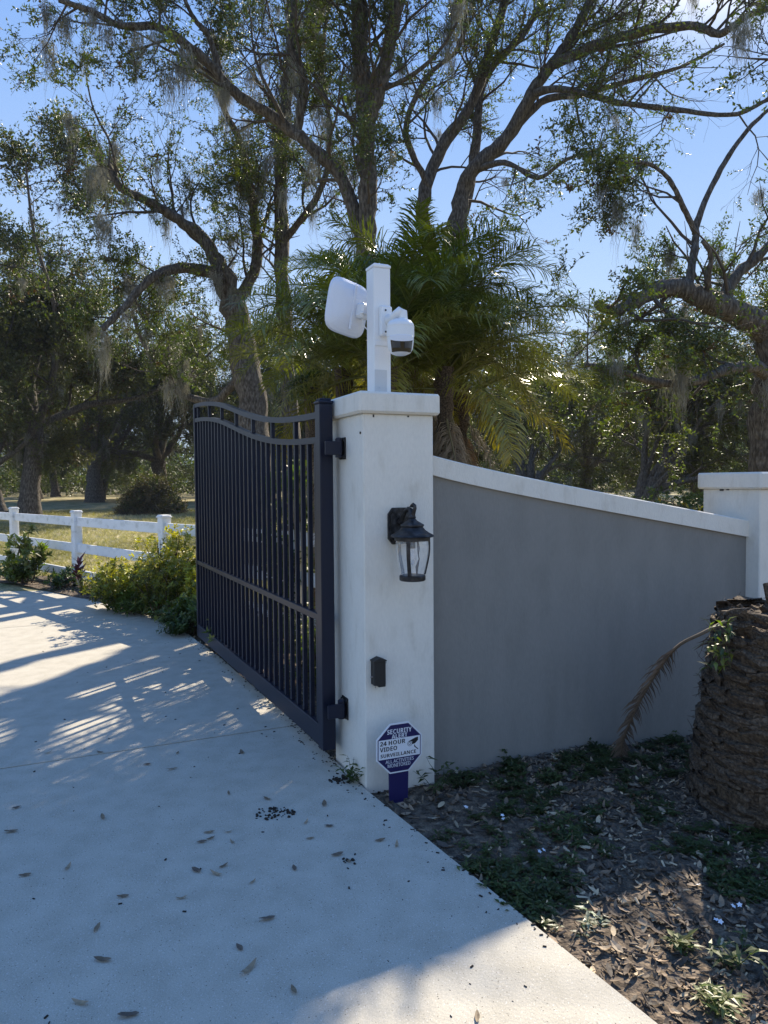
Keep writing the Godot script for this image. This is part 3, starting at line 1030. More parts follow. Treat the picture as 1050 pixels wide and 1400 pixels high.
func build_post_and_devices() -> void:
	var face := Basis(Vector3.UP, TURN)
	var root := thing("camera_post", "square white vinyl post standing on top of the gate pillar", "post", P(-0.022, 4.05, 2.072), TURN)
	var g := Mb.new()
	g.box(Vector3(0, 0.345, 0), Vector3(0.1, 0.69, 0.1), 0.004)
	obj("shaft", g.mesh(), M.vinyl, root)
	g = Mb.new()
	g.box(Vector3(0, 0.698, 0), Vector3(0.106, 0.016, 0.106), 0.003)
	g.box(Vector3(0, 0.709, 0), Vector3(0.09, 0.008, 0.09), 0.003)
	obj("cap", g.mesh(), M.vinyl, root)
	g = Mb.new()
	g.box(Vector3(-0.012, 0.07, 0.0525), Vector3(0.072, 0.14, 0.004), 0.001)
	g.lathe(PackedVector2Array([Vector2(0.004, 0), Vector2(0.004, 0.003), Vector2(0, 0.003)]), 8, Vector3(0.008, 0.1, 0.0545), Basis(Vector3.RIGHT, PI / 2))
	g.lathe(PackedVector2Array([Vector2(0.004, 0), Vector2(0.004, 0.003), Vector2(0, 0.003)]), 8, Vector3(-0.02, 0.045, 0.0545), Basis(Vector3.RIGHT, PI / 2))
	obj("cover_plate", g.mesh(), M.cover_plate, root)
	g = Mb.new()
	g.box(Vector3(0.004, 0.283, 0.053), Vector3(0.1, 0.03, 0.008), 0.003)
	obj("cable_clip", g.mesh(), M.vinyl, root)
	# security camera on a bracket at the post's face
	var cam := thing("security_camera", "white twin lens security camera hanging from an arm on the right of the post", "camera", P(0.094, 3.905, 2.37), 0.12)
	var inv := cam.transform.affine_inverse()
	var pf := inv * Transform3D(face, P(-0.022, 4.05, 2.072))
	g = Mb.new()
	g.box(Vector3(0.012, 0.40, 0.066), Vector3(0.068, 0.16, 0.032), 0.006)
	for q in [0.34, 0.455]:
		g.lathe(PackedVector2Array([Vector2(0.007, 0), Vector2(0.007, 0.004), Vector2(0, 0.004)]), 10, Vector3(0.004, q, 0.082), Basis(Vector3.RIGHT, PI / 2))
	for k in g.v.size():
		g.v[k] = pf * g.v[k]
		g.n[k] = pf.basis * g.n[k]
	obj("wall_bracket", g.mesh(), M.white_plastic, cam)
	g = Mb.new()
	for q in [0.34, 0.455]:
		g.lathe(PackedVector2Array([Vector2(0.0055, 0), Vector2(0.0055, 0.002), Vector2(0, 0.002)]), 10, Vector3(0.004, q, 0.0865), Basis(Vector3.RIGHT, PI / 2))
	for k in g.v.size():
		g.v[k] = pf * g.v[k]
		g.n[k] = pf.basis * g.n[k]
	obj("screw", g.mesh(), M.lens_grey, cam)
	g = Mb.new()
	var s := pf * Vector3(0.03, 0.405, 0.075)
	g.tube(PackedVector3Array([s, s.lerp(Vector3(-0.02, 0.11, 0), 0.5) + Vector3(0, -0.005, 0), Vector3(-0.022, 0.118, 0), Vector3(0.0, 0.138, 0), Vector3(0.012, 0.132, 0), Vector3(0.014, 0.085, 0)]), PackedFloat32Array([0.034, 0.026, 0.023, 0.023, 0.024, 0.026]), 16)
	obj("arm", g.mesh(), M.white_plastic, cam)
	g = Mb.new()
	g.lathe(PackedVector2Array([Vector2(0.070, -0.006), Vector2(0.073, 0.0), Vector2(0.073, 0.052), Vector2(0.070, 0.066), Vector2(0.058, 0.082), Vector2(0.035, 0.092), Vector2(0.0, 0.096)]), 36)
	g.lathe(PackedVector2Array([Vector2(0.0705, 0.05), Vector2(0.0742, 0.051), Vector2(0.0742, 0.054), Vector2(0.0705, 0.055)]), 36)
	obj("housing", g.mesh(), M.white_plastic, cam)
	g = Mb.new()
	g.lathe(PackedVector2Array([Vector2(0.0, -0.098), Vector2(0.03, -0.096), Vector2(0.052, -0.086), Vector2(0.064, -0.068), Vector2(0.069, -0.04), Vector2(0.070, -0.006)]), 36)
	obj("lower_dome", g.mesh(), M.white_plastic, cam)
	# dark curved front with two windows, under a pale visor
	for part in 3:
		g = Mb.new()
		var lo := -0.086 if part == 0 else -0.068
		var hi := -0.018 if part == 0 else -0.034
		var w0 := -0.95 if part < 2 else 0.15
		var w1 := 0.95 if part == 0 else (-0.15 if part == 1 else 0.8)
		if part == 1: w0 = -0.8
		var r := 0.0735 if part == 0 else 0.0745
		for k in 14:
			var a0 := lerpf(w0, w1, k / 14.0)
			var a1 := lerpf(w0, w1, (k + 1) / 14.0)
			var rb := r - (0.0105 if part == 0 else 0.004)
			g.quad(Vector3(sin(a0) * rb, lo, cos(a0) * rb), Vector3(sin(a1) * rb, lo, cos(a1) * rb), Vector3(sin(a1) * r, hi, cos(a1) * r), Vector3(sin(a0) * r, hi, cos(a0) * r))
			g.quad(Vector3(sin(a0) * r, hi, cos(a0) * r), Vector3(sin(a1) * r, hi, cos(a1) * r), Vector3(sin(a1) * 0.06, hi, cos(a1) * 0.06), Vector3(sin(a0) * 0.06, hi, cos(a0) * 0.06))
			g.quad(Vector3(sin(a0) * 0.05, lo, cos(a0) * 0.05), Vector3(sin(a1) * 0.05, lo, cos(a1) * 0.05), Vector3(sin(a1) * rb, lo, cos(a1) * rb), Vector3(sin(a0) * rb, lo, cos(a0) * rb))
		obj("lens_window" if part == 0 else "lens", g.mesh(), M.lens_black if part == 0 else M.lens_grey, cam)
	g = Mb.new()
	for k in 16:
		var a0 := lerpf(-1.0, 1.0, k / 16.0)
		var a1 := lerpf(-1.0, 1.0, (k + 1) / 16.0)
		var d0 := -0.022 - 0.014 * (1.0 - a0 * a0)
		var d1 := -0.022 - 0.014 * (1.0 - a1 * a1)
		var r := 0.0762
		g.quad(Vector3(sin(a0) * r, d0, cos(a0) * r), Vector3(sin(a1) * r, d1, cos(a1) * r), Vector3(sin(a1) * r, -0.004, cos(a1) * r), Vector3(sin(a0) * r, -0.004, cos(a0) * r))
		g.quad(Vector3(sin(a0) * 0.07, d0, cos(a0) * 0.07), Vector3(sin(a1) * 0.07, d1, cos(a1) * 0.07), Vector3(sin(a1) * r, d1, cos(a1) * r), Vector3(sin(a0) * r, d0, cos(a0) * r))
		g.quad(Vector3(sin(a0) * r, -0.004, cos(a0) * r), Vector3(sin(a1) * r, -0.004, cos(a1) * r), Vector3(sin(a1) * 0.069, 0.004, cos(a1) * 0.069), Vector3(sin(a0) * 0.069, 0.004, cos(a0) * 0.069))
	obj("visor", g.mesh(), M.dish_plastic, cam)
	# radio panel on the far left of the post
	var ant := thing("antenna_panel", "white rounded square radio antenna panel tilted on the left of the post", "antenna", P(-0.196, 4.16, 2.585), 0.0)
	var nrm := Vector3(0.68, -0.10, 0.70).normalized()
	var upv := (Vector3.UP - nrm * nrm.y).normalized()
	upv = upv.rotated(nrm, -0.13)
	var sd := upv.cross(nrm)
	ant.basis = Basis(sd, upv, nrm)
	g = Mb.new()
	var ring: Array[PackedVector3Array] = []
	for q in 6:
		var f: float = [0.0, 0.35, 0.62, 0.85, 0.97, 1.0][q]
		var z: float = [0.052, 0.047, 0.036, 0.02, 0.006, -0.008][q]
		var row := PackedVector3Array()
		for k in 48:
			var a := TAU * k / 48
			var ca := cos(a)
			var sa := sin(a)
			var rr := 0.148 / pow(pow(absf(ca), 4.5) + pow(absf(sa), 4.5), 1.0 / 4.5)
			row.append(Vector3(ca * rr * f, sa * rr * f * 1.03, z))
		ring.append(row)
	for q in 5:
		for k in 48:
			var k2 := (k + 1) % 48
			g.quad(ring[q + 1][k], ring[q + 1][k2], ring[q][k2], ring[q][k])
	for k in 48:
		var k2 := (k + 1) % 48
		g.tri(ring[5][k2], ring[5][k], Vector3(0, 0, -0.004))
	obj("dish", g.mesh(), M.dish_plastic, ant)
	g = Mb.new()
	g.box(Vector3(0.0, 0, 0.046), Vector3(0.016, 0.25, 0.012), 0.003)
	for y in [-0.10, -0.04, 0.04, 0.10]:
		g.lathe(PackedVector2Array([Vector2(0.004, 0), Vector2(0.004, 0.003), Vector2(0, 0.003)]), 8, Vector3(0.0, y, 0.052), Basis(Vector3.RIGHT, PI / 2))
	obj("rib", g.mesh(), M.dish_plastic, ant)
	g = Mb.new()
	g.box(Vector3(0.055, -0.01, 0.075), Vector3(0.075, 0.085, 0.06), 0.012)
	g.box(Vector3(0.085, -0.012, 0.105), Vector3(0.05, 0.05, 0.09), 0.008)
	g.box(Vector3(0.04, -0.028, 0.10), Vector3(0.05, 0.012, 0.03), 0.003)
	obj("mount", g.mesh(), M.white_plastic, ant)
	var cab := Mb.new()
	var q0 := ant.transform.affine_inverse()
	cab.tube(PackedVector3Array([Vector3(0.05, -0.05, 0.08), Vector3(0.06, -0.09, 0.09), Vector3(0.09, -0.11, 0.10), Vector3(0.12, -0.09, 0.11)]), PackedFloat32Array([0.004, 0.004, 0.004, 0.004]), 8)
	obj("cable", cab.mesh(), M.white_plastic, ant)

func build_lantern() -> void:
	var root := thing("wall_lantern", "dark bronze lantern with a curved glass shade on the white pillar", "lantern", Transform3D(Basis(Vector3.UP, TURN), P(-0.106, 3.787)) * Vector3(0.2, 1.10, 0.0), TURN)
	var g := Mb.new()
	var oct := PackedVector2Array([Vector2(-0.04, 0.175), Vector2(0.04, 0.175), Vector2(0.065, 0.205), Vector2(0.065, 0.335), Vector2(0.04, 0.368), Vector2(-0.04, 0.368), Vector2(-0.065, 0.335), Vector2(-0.065, 0.205)])
	g.prism(oct, 0.0, 0.014)
	var inner := PackedVector2Array()
	for p in oct: inner.append((p - Vector2(0, 0.271)) * 0.86 + Vector2(0, 0.271))
	g.prism(inner, 0.0142, 0.022)
	obj("backplate", g.mesh(), M.bronze, root)
	var z := 0.163
	g = Mb.new()
	g.tube(PackedVector3Array([Vector3(0, 0.29, 0.02), Vector3(0, 0.315, 0.05), Vector3(0, 0.35, 0.085), Vector3(0, 0.365, 0.12), Vector3(0, 0.358, 0.15), Vector3(0, 0.318, z)]), PackedFloat32Array([0.016, 0.013, 0.012, 0.012, 0.014, 0.02]), 12)
	g.tube(PackedVector3Array([Vector3(0, 0.322, z), Vector3(0.004, 0.352, z + 0.012), Vector3(0.006, 0.370, z + 0.020), Vector3(0.006, 0.383, z + 0.017), Vector3(0.004, 0.389, z + 0.005), Vector3(0.002, 0.383, z - 0.006), Vector3(0.0, 0.375, z - 0.005)]), PackedFloat32Array([0.013, 0.010, 0.0095, 0.009, 0.009, 0.009, 0.012]), 12)
	obj("arm", g.mesh(), M.bronze, root)
	g = Mb.new()
	g.lathe(PackedVector2Array([Vector2(0.088, 0.226), Vector2(0.107, 0.223), Vector2(0.112, 0.228), Vector2(0.106, 0.235), Vector2(0.085, 0.246), Vector2(0.066, 0.259), Vector2(0.055, 0.274), Vector2(0.061, 0.280), Vector2(0.060, 0.286), Vector2(0.044, 0.296), Vector2(0.026, 0.306), Vector2(0.016, 0.318), Vector2(0.0, 0.324)]), 40, Vector3(0, 0, z))
	g.lathe(PackedVector2Array([Vector2(0.080, 0.205), Vector2(0.091, 0.205), Vector2(0.092, 0.227), Vector2(0.080, 0.2275)]), 40, Vector3(0, 0, z))
	obj("roof", g.mesh(), M.bronze, root)
	g = Mb.new()
	g.lathe(PackedVector2Array([Vector2(0.0, 0.0), Vector2(0.062, 0.0), Vector2(0.067, 0.005), Vector2(0.067, 0.024), Vector2(0.062, 0.029), Vector2(0.0, 0.029)]), 40, Vector3(0, 0, z))
	obj("base_ring", g.mesh(), M.bronze, root)
	var prof := PackedVector2Array([Vector2(0.062, 0.029), Vector2(0.068, 0.055), Vector2(0.077, 0.09), Vector2(0.084, 0.125), Vector2(0.0875, 0.16), Vector2(0.0875, 0.19), Vector2(0.086, 0.206)])
	g = Mb.new()
	for a in prof.size() - 1:
		var sub := 3
		for b in sub:
			for s in 40:
				var f0 := float(b) / sub
				var f1 := float(b + 1) / sub
				var qs: Array[Vector3] = []
				for e in [[s, f0], [s + 1, f0], [s + 1, f1], [s, f1]]:
					var pr := prof[a].lerp(prof[a + 1], e[1])
					var w: float = TAU * e[0] / 40.0
					var wob := 1.0 + 0.010 * sin(w * 5.0 + pr.y * 70.0) + 0.008 * sin(w * 8.0 - pr.y * 110.0)
					qs.append(Vector3(cos(w) * (pr.x - 0.003) * wob, pr.y, -sin(w) * (pr.x - 0.003) * wob + z))
				g.quad(qs[0], qs[1], qs[2], qs[3])
	obj("glass", g.mesh(), M.lantern_glass, root)
	for k in 3:
		var w := -2.25 + TAU * k / 3.0
		g = Mb.new()
		var o := Vector3(cos(w), 0, -sin(w))
		var t := Vector3(-sin(w), 0, -cos(w))
		for a in prof.size() - 1:
			var A := o * (prof[a].x + 0.001) + Vector3(0, prof[a].y, z)
			var B := o * (prof[a + 1].x + 0.001) + Vector3(0, prof[a + 1].y, z)
			var hw := 0.0095
			g.quad(A - t * hw + o * 0.005, A + t * hw + o * 0.005, B + t * hw + o * 0.005, B - t * hw + o * 0.005)
			g.quad(A + t * hw, A - t * hw, B - t * hw, B + t * hw)
			g.quad(A + t * hw + o * 0.005, A + t * hw, B + t * hw, B + t * hw + o * 0.005)
			g.quad(A - t * hw, A - t * hw + o * 0.005, B - t * hw + o * 0.005, B - t * hw)
		obj("strap", g.mesh(), M.bronze, root)
	g = Mb.new()
	g.lathe(PackedVector2Array([Vector2(0, 0.165), Vector2(0.016, 0.165), Vector2(0.018, 0.22), Vector2(0, 0.222)]), 16, Vector3(0, 0, z))
	obj("socket", g.mesh(), M.lens_grey, root)
	g = Mb.new()
	g.lathe(PackedVector2Array([Vector2(0, 0.075), Vector2(0.010, 0.085), Vector2(0.019, 0.11), Vector2(0.018, 0.135), Vector2(0.012, 0.164)]), 16, Vector3(0, 0, z))
	obj("bulb", g.mesh(), M.bulb_glass, root)
	# wire up to the bulb, seen bent through the glass
	g = Mb.new()
	g.tube(PackedVector3Array([Vector3(0.02, 0.20, z + 0.02), Vector3(0.028, 0.165, z + 0.015), Vector3(0.024, 0.13, z + 0.02), Vector3(0.03, 0.11, z + 0.018), Vector3(0.018, 0.07, z + 0.015), Vector3(0.02, 0.032, z + 0.01)]), PackedFloat32Array([0.006, 0.007, 0.003, 0.003, 0.008, 0.004]), 8)
	obj("wire", g.mesh(), M.lens_grey, root)

func build_box_and_sign() -> void:
	var face := Transform3D(Basis(Vector3.UP, TURN), P(-0.106, 3.787))
	var root := thing("junction_box", "small black metal box fixed low on the white pillar's front", "box", face * Vector3(0.066, 0.545, 0.0), TURN)
	var g := Mb.new()
	g.box(Vector3(0, 0.062, 0.024), Vector3(0.066, 0.124, 0.048), 0.003)
	g.box(Vector3(0.012, 0.0, 0.03), Vector3(0.04, 0.02, 0.034), 0.002)
	obj("case", g.mesh(), M.black_metal, root)
	g = Mb.new()
	g.prism(PackedVector2Array([Vector2(-0.037, 0.124), Vector2(0.037, 0.124), Vector2(0.037, 0.130), Vector2(0.0, 0.145), Vector2(-0.037, 0.130)]), 0.0, 0.052)
	obj("lid", g.mesh(), M.black_metal, root)
	g = Mb.new()
	g.box(Vector3(-0.040, 0.045, 0.03), Vector3(0.016, 0.006, 0.006), 0.001)
	g.box(Vector3(0.038, 0.112, 0.03), Vector3(0.012, 0.006, 0.006), 0.001)
	g.tube(PackedVector3Array([Vector3(-0.018, 0.0, 0.03), Vector3(-0.02, -0.016, 0.03)]), PackedFloat32Array([0.003, 0.003]), 6)
	obj("screw", g.mesh(), M.steel, root)
	# yard sign
	var sign := thing("security_sign", "navy octagonal security alert yard sign leaning at the foot of the white pillar", "sign", face * Vector3(0.123, -0.03, 0.15), TURN)
	sign.rotation.z = -0.01
	g = Mb.new()
	var st := PackedVector2Array([Vector2(-0.052, 0.0), Vector2(0.052, 0.0), Vector2(0.056, 0.17), Vector2(-0.056, 0.17)])
	g.prism(st, -0.014, -0.006)
	g.prism(PackedVector2Array([Vector2(0, -0.16), Vector2(0.03, 0.0), Vector2(-0.03, 0.0)]), -0.013, -0.007)
	obj("stake", g.mesh(), M.sign_navy, sign)
	var cy := 0.272
	var R := 0.1285 / cos(PI / 8)
	for layer in 2:
		var o8 := PackedVector2Array()
		for k in 8:
			var a := PI / 8 + TAU * k / 8
			o8.append(Vector2(cos(a), sin(a)) * R * (1.0 if layer == 0 else 0.945) + Vector2(0, cy))
		g = Mb.new()
		g.prism(o8, -0.005 if layer == 0 else 0.0, 0.0 if layer == 0 else 0.001)
		obj("border" if layer == 0 else "board", g.mesh(), M.sign_white if layer == 0 else M.sign_navy, sign)
	g = Mb.new()
	g.prism(PackedVector2Array([Vector2(-0.117, cy - 0.05), Vector2(0.117, cy - 0.05), Vector2(0.117, cy + 0.05), Vector2(-0.117, cy + 0.05)]), 0.001, 0.0016)
	obj("white_panel", g.mesh(), M.sign_white, sign)
	g = Mb.new()      # the little camera drawn on it
	g.prism(PackedVector2Array([Vector2(0.072, cy + 0.008), Vector2(0.088, cy + 0.010), Vector2(0.106, cy + 0.026), Vector2(0.106, cy + 0.043), Vector2(0.090, cy + 0.041), Vector2(0.052, cy + 0.026), Vector2(0.052, cy + 0.022), Vector2(0.072, cy + 0.024)]), 0.0016, 0.002)
	g.prism(PackedVector2Array([Vector2(0.084, cy + 0.004), Vector2(0.088, cy + 0.004), Vector2(0.090, cy - 0.004), Vector2(0.108, cy - 0.020), Vector2(0.106, cy - 0.024), Vector2(0.084, cy - 0.006)]), 0.0016, 0.002)
	for k in 20:
		var a0 := TAU * k / 20
		var a1 := TAU * (k + 1) / 20
		for rr in [[0.0135, 0.0115], [0.007, 0.0045]]:
			var c := Vector2(0.058, cy + 0.013)
			g.prism(PackedVector2Array([c + Vector2(cos(a0), sin(a0)) * rr[1], c + Vector2(cos(a0), sin(a0)) * rr[0], c + Vector2(cos(a1), sin(a1)) * rr[0], c + Vector2(cos(a1), sin(a1)) * rr[1]]), 0.0016, 0.002)
	obj("camera_emblem", g.mesh(), M.sign_black, sign)
	var font := SystemFont.new()
	font.font_names = PackedStringArray(["Droid Sans"])
	font.font_weight = 700
	var font2 := SystemFont.new()
	font2.font_names = PackedStringArray(["Droid Sans"])
	# text, middle x, middle y, width, height of the capitals, which paint
	for line in [["SECURITY", 0.0, 0.088, 0.138, 0.024, 0], ["ALERT", 0.0, 0.0625, 0.088, 0.021, 0], ["24 HOUR", -0.038, 0.032, 0.142, 0.022, 1], ["VIDEO", -0.062, 0.002, 0.096, 0.022, 1], ["SURVEILLANCE", -0.006, -0.031, 0.20, 0.018, 1], ["ALL ACTIVITIES", 0.002, -0.065, 0.160, 0.017, 2], ["MONITORED", -0.002, -0.087, 0.128, 0.018, 2]]:
		var t := TextMesh.new()
		t.text = line[0]
		t.font = font2 if line[5] == 2 else font
		t.font_size = 48
		t.pixel_size = 0.001
		t.depth = 0.002
		t.curve_step = 1.0
		var bb := t.get_aabb()
		var o := obj("lettering", t, M.sign_white if line[5] != 1 else M.sign_black, sign)
		var sx: float = line[3] / bb.size.x
		var sy: float = line[4] / bb.size.y
		o.scale = Vector3(sx, sy, 0.4)
		o.position = Vector3(line[1] - bb.get_center().x * sx, cy + line[2] - bb.get_center().y * sy, 0.0016 if line[5] != 1 else 0.0022)

func build_fence() -> void:
	var root := thing("rail_fence", "white three rail vinyl fence between the planting bed and the meadow", "fence", P(-2.85, 9.47, 0.0))
	var dir := Vector2(1.95, -1.93)
	var turn := atan2(-1.93, 1.95)
	for k in range(-6, 3):
		var c := dir * k
		var at := Vector3(c.x, 0, -c.y)
		var g := Mb.new()
		g.box(Vector3(0, 0.55, 0), Vector3(0.127, 1.24, 0.127), 0.005)
		var o := obj("post", g.mesh(), M.fence_vinyl, root, at)
		o.rotation.y = turn
		g = Mb.new()
		g.box(Vector3(0, 1.178, 0), Vector3(0.150, 0.018, 0.150), 0.004)
		g.box(Vector3(0, 1.196, 0), Vector3(0.135, 0.02, 0.135), 0.009)
		var cp := obj("post_cap", g.mesh(), M.fence_vinyl, root, at)
		cp.rotation.y = turn
		if k < 2:
			var mid := dir * (k + 0.5)
			for y in [1.03, 0.62, 0.21]:
				g = Mb.new()
				g.box(Vector3.ZERO, Vector3(dir.length() - 0.128, 0.14, 0.038), 0.004)
				var ra := obj("rail", g.mesh(), M.fence_vinyl, root, Vector3(mid.x, y, -mid.y))
				ra.rotation.y = turn

func build_stump() -> void:
	var root := thing("palm_stump", "thick rough palm trunk cut short in the right foreground with frond stubs on top", "palm trunk", P(2.06, 3.70, -0.06))
	var r := RandomNumberGenerator.new()
	r.seed = 31
	var prof := PackedVector2Array([Vector2(0.43, -0.1), Vector2(0.44, 0.02), Vector2(0.43, 0.2), Vector2(0.40, 0.45), Vector2(0.36, 0.66), Vector2(0.32, 0.84), Vector2(0.24, 0.96), Vector2(0.0, 1.01)])
	var g := Mb.new()
	g.lathe(prof, 40)
	obj("core", g.mesh(), M.palm_bark, root)
	var piece: Array[ArrayMesh] = []
	for k in 5:         # a worn leaf base: wide, thick-lipped, leaning outwards
		g = Mb.new()
		var w := 0.085 * r.randf_range(0.85, 1.2)
		var v := r.randf_range(0.75, 1.25)
		g.col = Color(v, v * 0.97, v * 0.93)
		var lip := r.randf_range(0.022, 0.038)
		var pts: Array[Vector3] = []
		for e in [[-1.0, 0.5], [-0.6, 0.9], [0.0, 1.0], [0.6, 0.9], [1.0, 0.5]]:
			var x: float = e[0] * w
			pts.append(Vector3(x, -0.030 + r.randf_range(-0.006, 0.006), -0.015))
			pts.append(Vector3(x * 0.95, 0.012 + r.randf_range(-0.012, 0.012), lip * e[1] * r.randf_range(0.7, 1.2)))
			pts.append(Vector3(x * 0.95, 0.022 + r.randf_range(-0.012, 0.010), lip * e[1] * 0.8))
			pts.append(Vector3(x, 0.030, -0.02))
		for a in 4:
			for b in 3:
				g.quad(pts[a * 4 + b], pts[a * 4 + 4 + b], pts[a * 4 + 5 + b], pts[a * 4 + 1 + b])
		piece.append(g.mesh())
	var put := []
	for row in 24:
		var y := 0.0 + row * 0.042
		var rad := 0.445 - 0.05 * y - 0.09 * y * y
		for k in 18:
			var a := TAU * (k + 0.5 * (row % 2)) / 18 + r.randf_range(-0.12, 0.12) + row * 0.06
			var o := Vector3(sin(a) * rad, y + r.randf_range(-0.02, 0.02) + 0.02 * sin(a * 3.0 + row), cos(a) * rad)
			var near := Vector2(o.x + 2.06, o.z - 3.70).length()
			put.append([near, o, a + r.randf_range(-0.1, 0.1), r.randf_range(0.7, 1.3), r.randf_range(-0.45, 0.25), r.randi() % 5])
	put.sort_custom(func(p, q): return p[0] < q[0])
	var rest := Many.new()
	for k in put.size():
		var e: Array = put[k]
		if k < 290:
			var o := obj("leaf_base", piece[e[5]], M.palm_bark, root, e[1])
			o.rotation = Vector3(e[4], e[2], r.randf_range(-0.25, 0.25))
			o.scale = Vector3(e[3], e[3] * (0.75 + 0.5 * absf(sin(k * 1.7))), e[3])
		else:
			rest.put(Transform3D(Basis.from_euler(Vector3(e[4], e[2], 0)) * Basis.from_scale(Vector3.ONE * e[3]), e[1]), Color.WHITE)
	many("leaf_base_cover", piece[1], M.palm_bark, rest, root)
	# loose fibres hanging on the trunk
	g = Mb.new()
	for k in 900:
		var a := r.randf() * TAU
		var y := r.randf_range(0.05, 1.0)
		var rad := 0.46 - 0.05 * y - 0.09 * y * y
		var p := Vector3(sin(a) * rad, y, cos(a) * rad)
		var pts := PackedVector3Array([p])
		var d := (Vector3(cos(a), r.randf_range(-0.7, 0.2), -sin(a)) * (1.0 if r.randf() < 0.5 else -1.0) + Vector3(sin(a), 0, cos(a)) * 0.25).normalized()
		for q in 3:
			p += d * r.randf_range(0.015, 0.045)
			d = (d + rv(r) * 0.4 + Vector3(0, -0.15, 0)).normalized()
			pts.append(p)
		var v := r.randf_range(0.5, 1.6)
		g.col = Color(v, v * 0.93, v * 0.85)
		g.tube(pts, PackedFloat32Array([0.0025, 0.002, 0.0016, 0.001]), 3, false)
	obj("fibre", g.mesh(), M.palm_bark, root).set_meta("kind", "stuff")
	# sawn-off frond stubs round the top
	for k in 44:
		var a := k * 2.39996
		var f := k / 43.0
		var rad := lerpf(0.32, 0.05, f) * r.randf_range(0.85, 1.0)
		var y := lerpf(0.80, 0.99, f)
		g = Mb.new()
		var v := r.randf_range(0.7, 1.6)
		g.col = Color(v, v * 0.95, v * 0.88)
		var out := Vector3(sin(a), 0, cos(a))
		var d := (out * r.randf_range(0.3, 0.9) + Vector3.UP * r.randf_range(0.35, 0.9) + rv(r) * 0.2).normalized()
		var L := r.randf_range(0.05, 0.17)
		var p := out * rad + Vector3(0, y, 0)
		g.tube(PackedVector3Array([p - d * 0.05, p + d * L * 0.5, p + d * L + rv(r) * 0.01]), PackedFloat32Array([0.036, 0.022, r.randf_range(0.005, 0.014)]), 6, true, 0.4, k)
		obj("frond_stub", g.mesh(), M.palm_bark, root)
	# torn strips and thin dead stalks sticking out of the top
	g = Mb.new()
	for k in 260:
		var a := r.randf() * TAU
		var q := sqrt(r.randf()) * 0.36
		var p := Vector3(sin(a) * q, lerpf(1.0, 0.80, pow(q / 0.36, 2.0)) + r.randf_range(-0.05, 0.02), cos(a) * q)
		var d := (Vector3(sin(a), r.randf_range(-0.1, 0.9), cos(a)) + rv(r) * 0.8).normalized()
		var pp := PackedVector3Array([p])
		var L := r.randf_range(0.04, 0.2)
		for e in 4:
			p += d * L / 4.0
			d = (d + rv(r) * 0.45 + Vector3(0, -0.22, 0)).normalized()
			pp.append(p)
		var v := r.randf_range(0.6, 2.2)
		g.col = Color(v, v * 0.94, v * 0.86)
		g.ribbon(pp, d.cross(rv(r)).normalized(), r.randf_range(0.004, 0.016))
	obj("torn_fibre", g.mesh(), M.palm_bark, root).set_meta("kind", "stuff")
	# the long dead frond that droops to the ground, left of the trunk
	g = Mb.new()
	var pts := PackedVector3Array()
	var w0 := root.position
	var ctrl := [spot(992, 850, 3.55), spot(960, 866, 3.58), spot(925, 885, 3.72), spot(896, 922, 3.88), spot(868, 972, 4.05), spot(852, 1012, 4.17), spot(847, 1036, 4.22)]
	for a in ctrl.size() - 1:
		for b in 6:
			var p1: Vector3 = ctrl[a]
			pts.append(p1.cubic_interpolate(ctrl[a + 1], ctrl[maxi(a - 1, 0)], ctrl[mini(a + 2, ctrl.size() - 1)], b / 6.0) - w0)
	pts.append(ctrl[ctrl.size() - 1] - w0)
	var rad2 := PackedFloat32Array()
	for k in pts.size(): rad2.append(lerpf(0.011, 0.003, float(k) / pts.size()))
	g.col = Color(0.13, 0.095, 0.065)
	g.tube(pts, rad2, 5, false)
	for k in 70:
		var t := (0.34 + 0.66 * k / 70.0) * (pts.size() - 1)
		var a := mini(int(t), pts.size() - 2)
		var o := pts[a].lerp(pts[a + 1], t - a)
		var d := (pts[a + 1] - pts[a]).normalized()
		for s in [-1.0, 1.0]:
			var sd: Vector3 = d.cross(Vector3(0.2, 0.1, 1)).normalized() * s
			var v := r.randf_range(0.6, 1.3)
			g.col = Color(0.12 * v, 0.085 * v, 0.06 * v)
			var ld: Vector3 = (d * 0.9 + sd * 0.75 + rv(r) * 0.25 + Vector3(0, -0.1, 0)).normalized()
			var L := r.randf_range(0.07, 0.15)
			var p1: Vector3 = o + ld * L * 0.6
			var p2: Vector3 = p1 + (ld + Vector3(0, -0.5, 0)).normalized() * L * 0.4
			g.ribbon(PackedVector3Array([o, p1, p2]), ld.cross(Vector3(0.3, 0.4, 1)).normalized(), 0.011)
	var fr := obj("dead_frond", g.mesh(), M.dead_leaf, root)
	fr.set_meta("label", "long dead brown frond drooping from the trunk to the ground")
	# a little fern rooted in the top's left side
	var fern := thing("trunk_fern", "small yellow green fern growing on the left top of the palm trunk", "fern", spot(985, 872, 3.5))
	g = Mb.new()
	for k in 46:
		var d := (rv(r) + Vector3(-0.3, 0.1, 0.3)).normalized()
		var v := r.randf_range(0.6, 1.3)
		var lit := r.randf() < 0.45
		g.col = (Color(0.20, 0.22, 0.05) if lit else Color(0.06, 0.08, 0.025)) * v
		var p := Vector3(r.randf_range(-0.05, 0.05), r.randf_range(-0.15, 0.09), r.randf_range(-0.03, 0.05))
		g.leaf(p, d, (Vector3.UP + rv(r) * 0.5).normalized(), r.randf_range(0.04, 0.085), r.randf_range(0.015, 0.03), 0.2, 0.3)
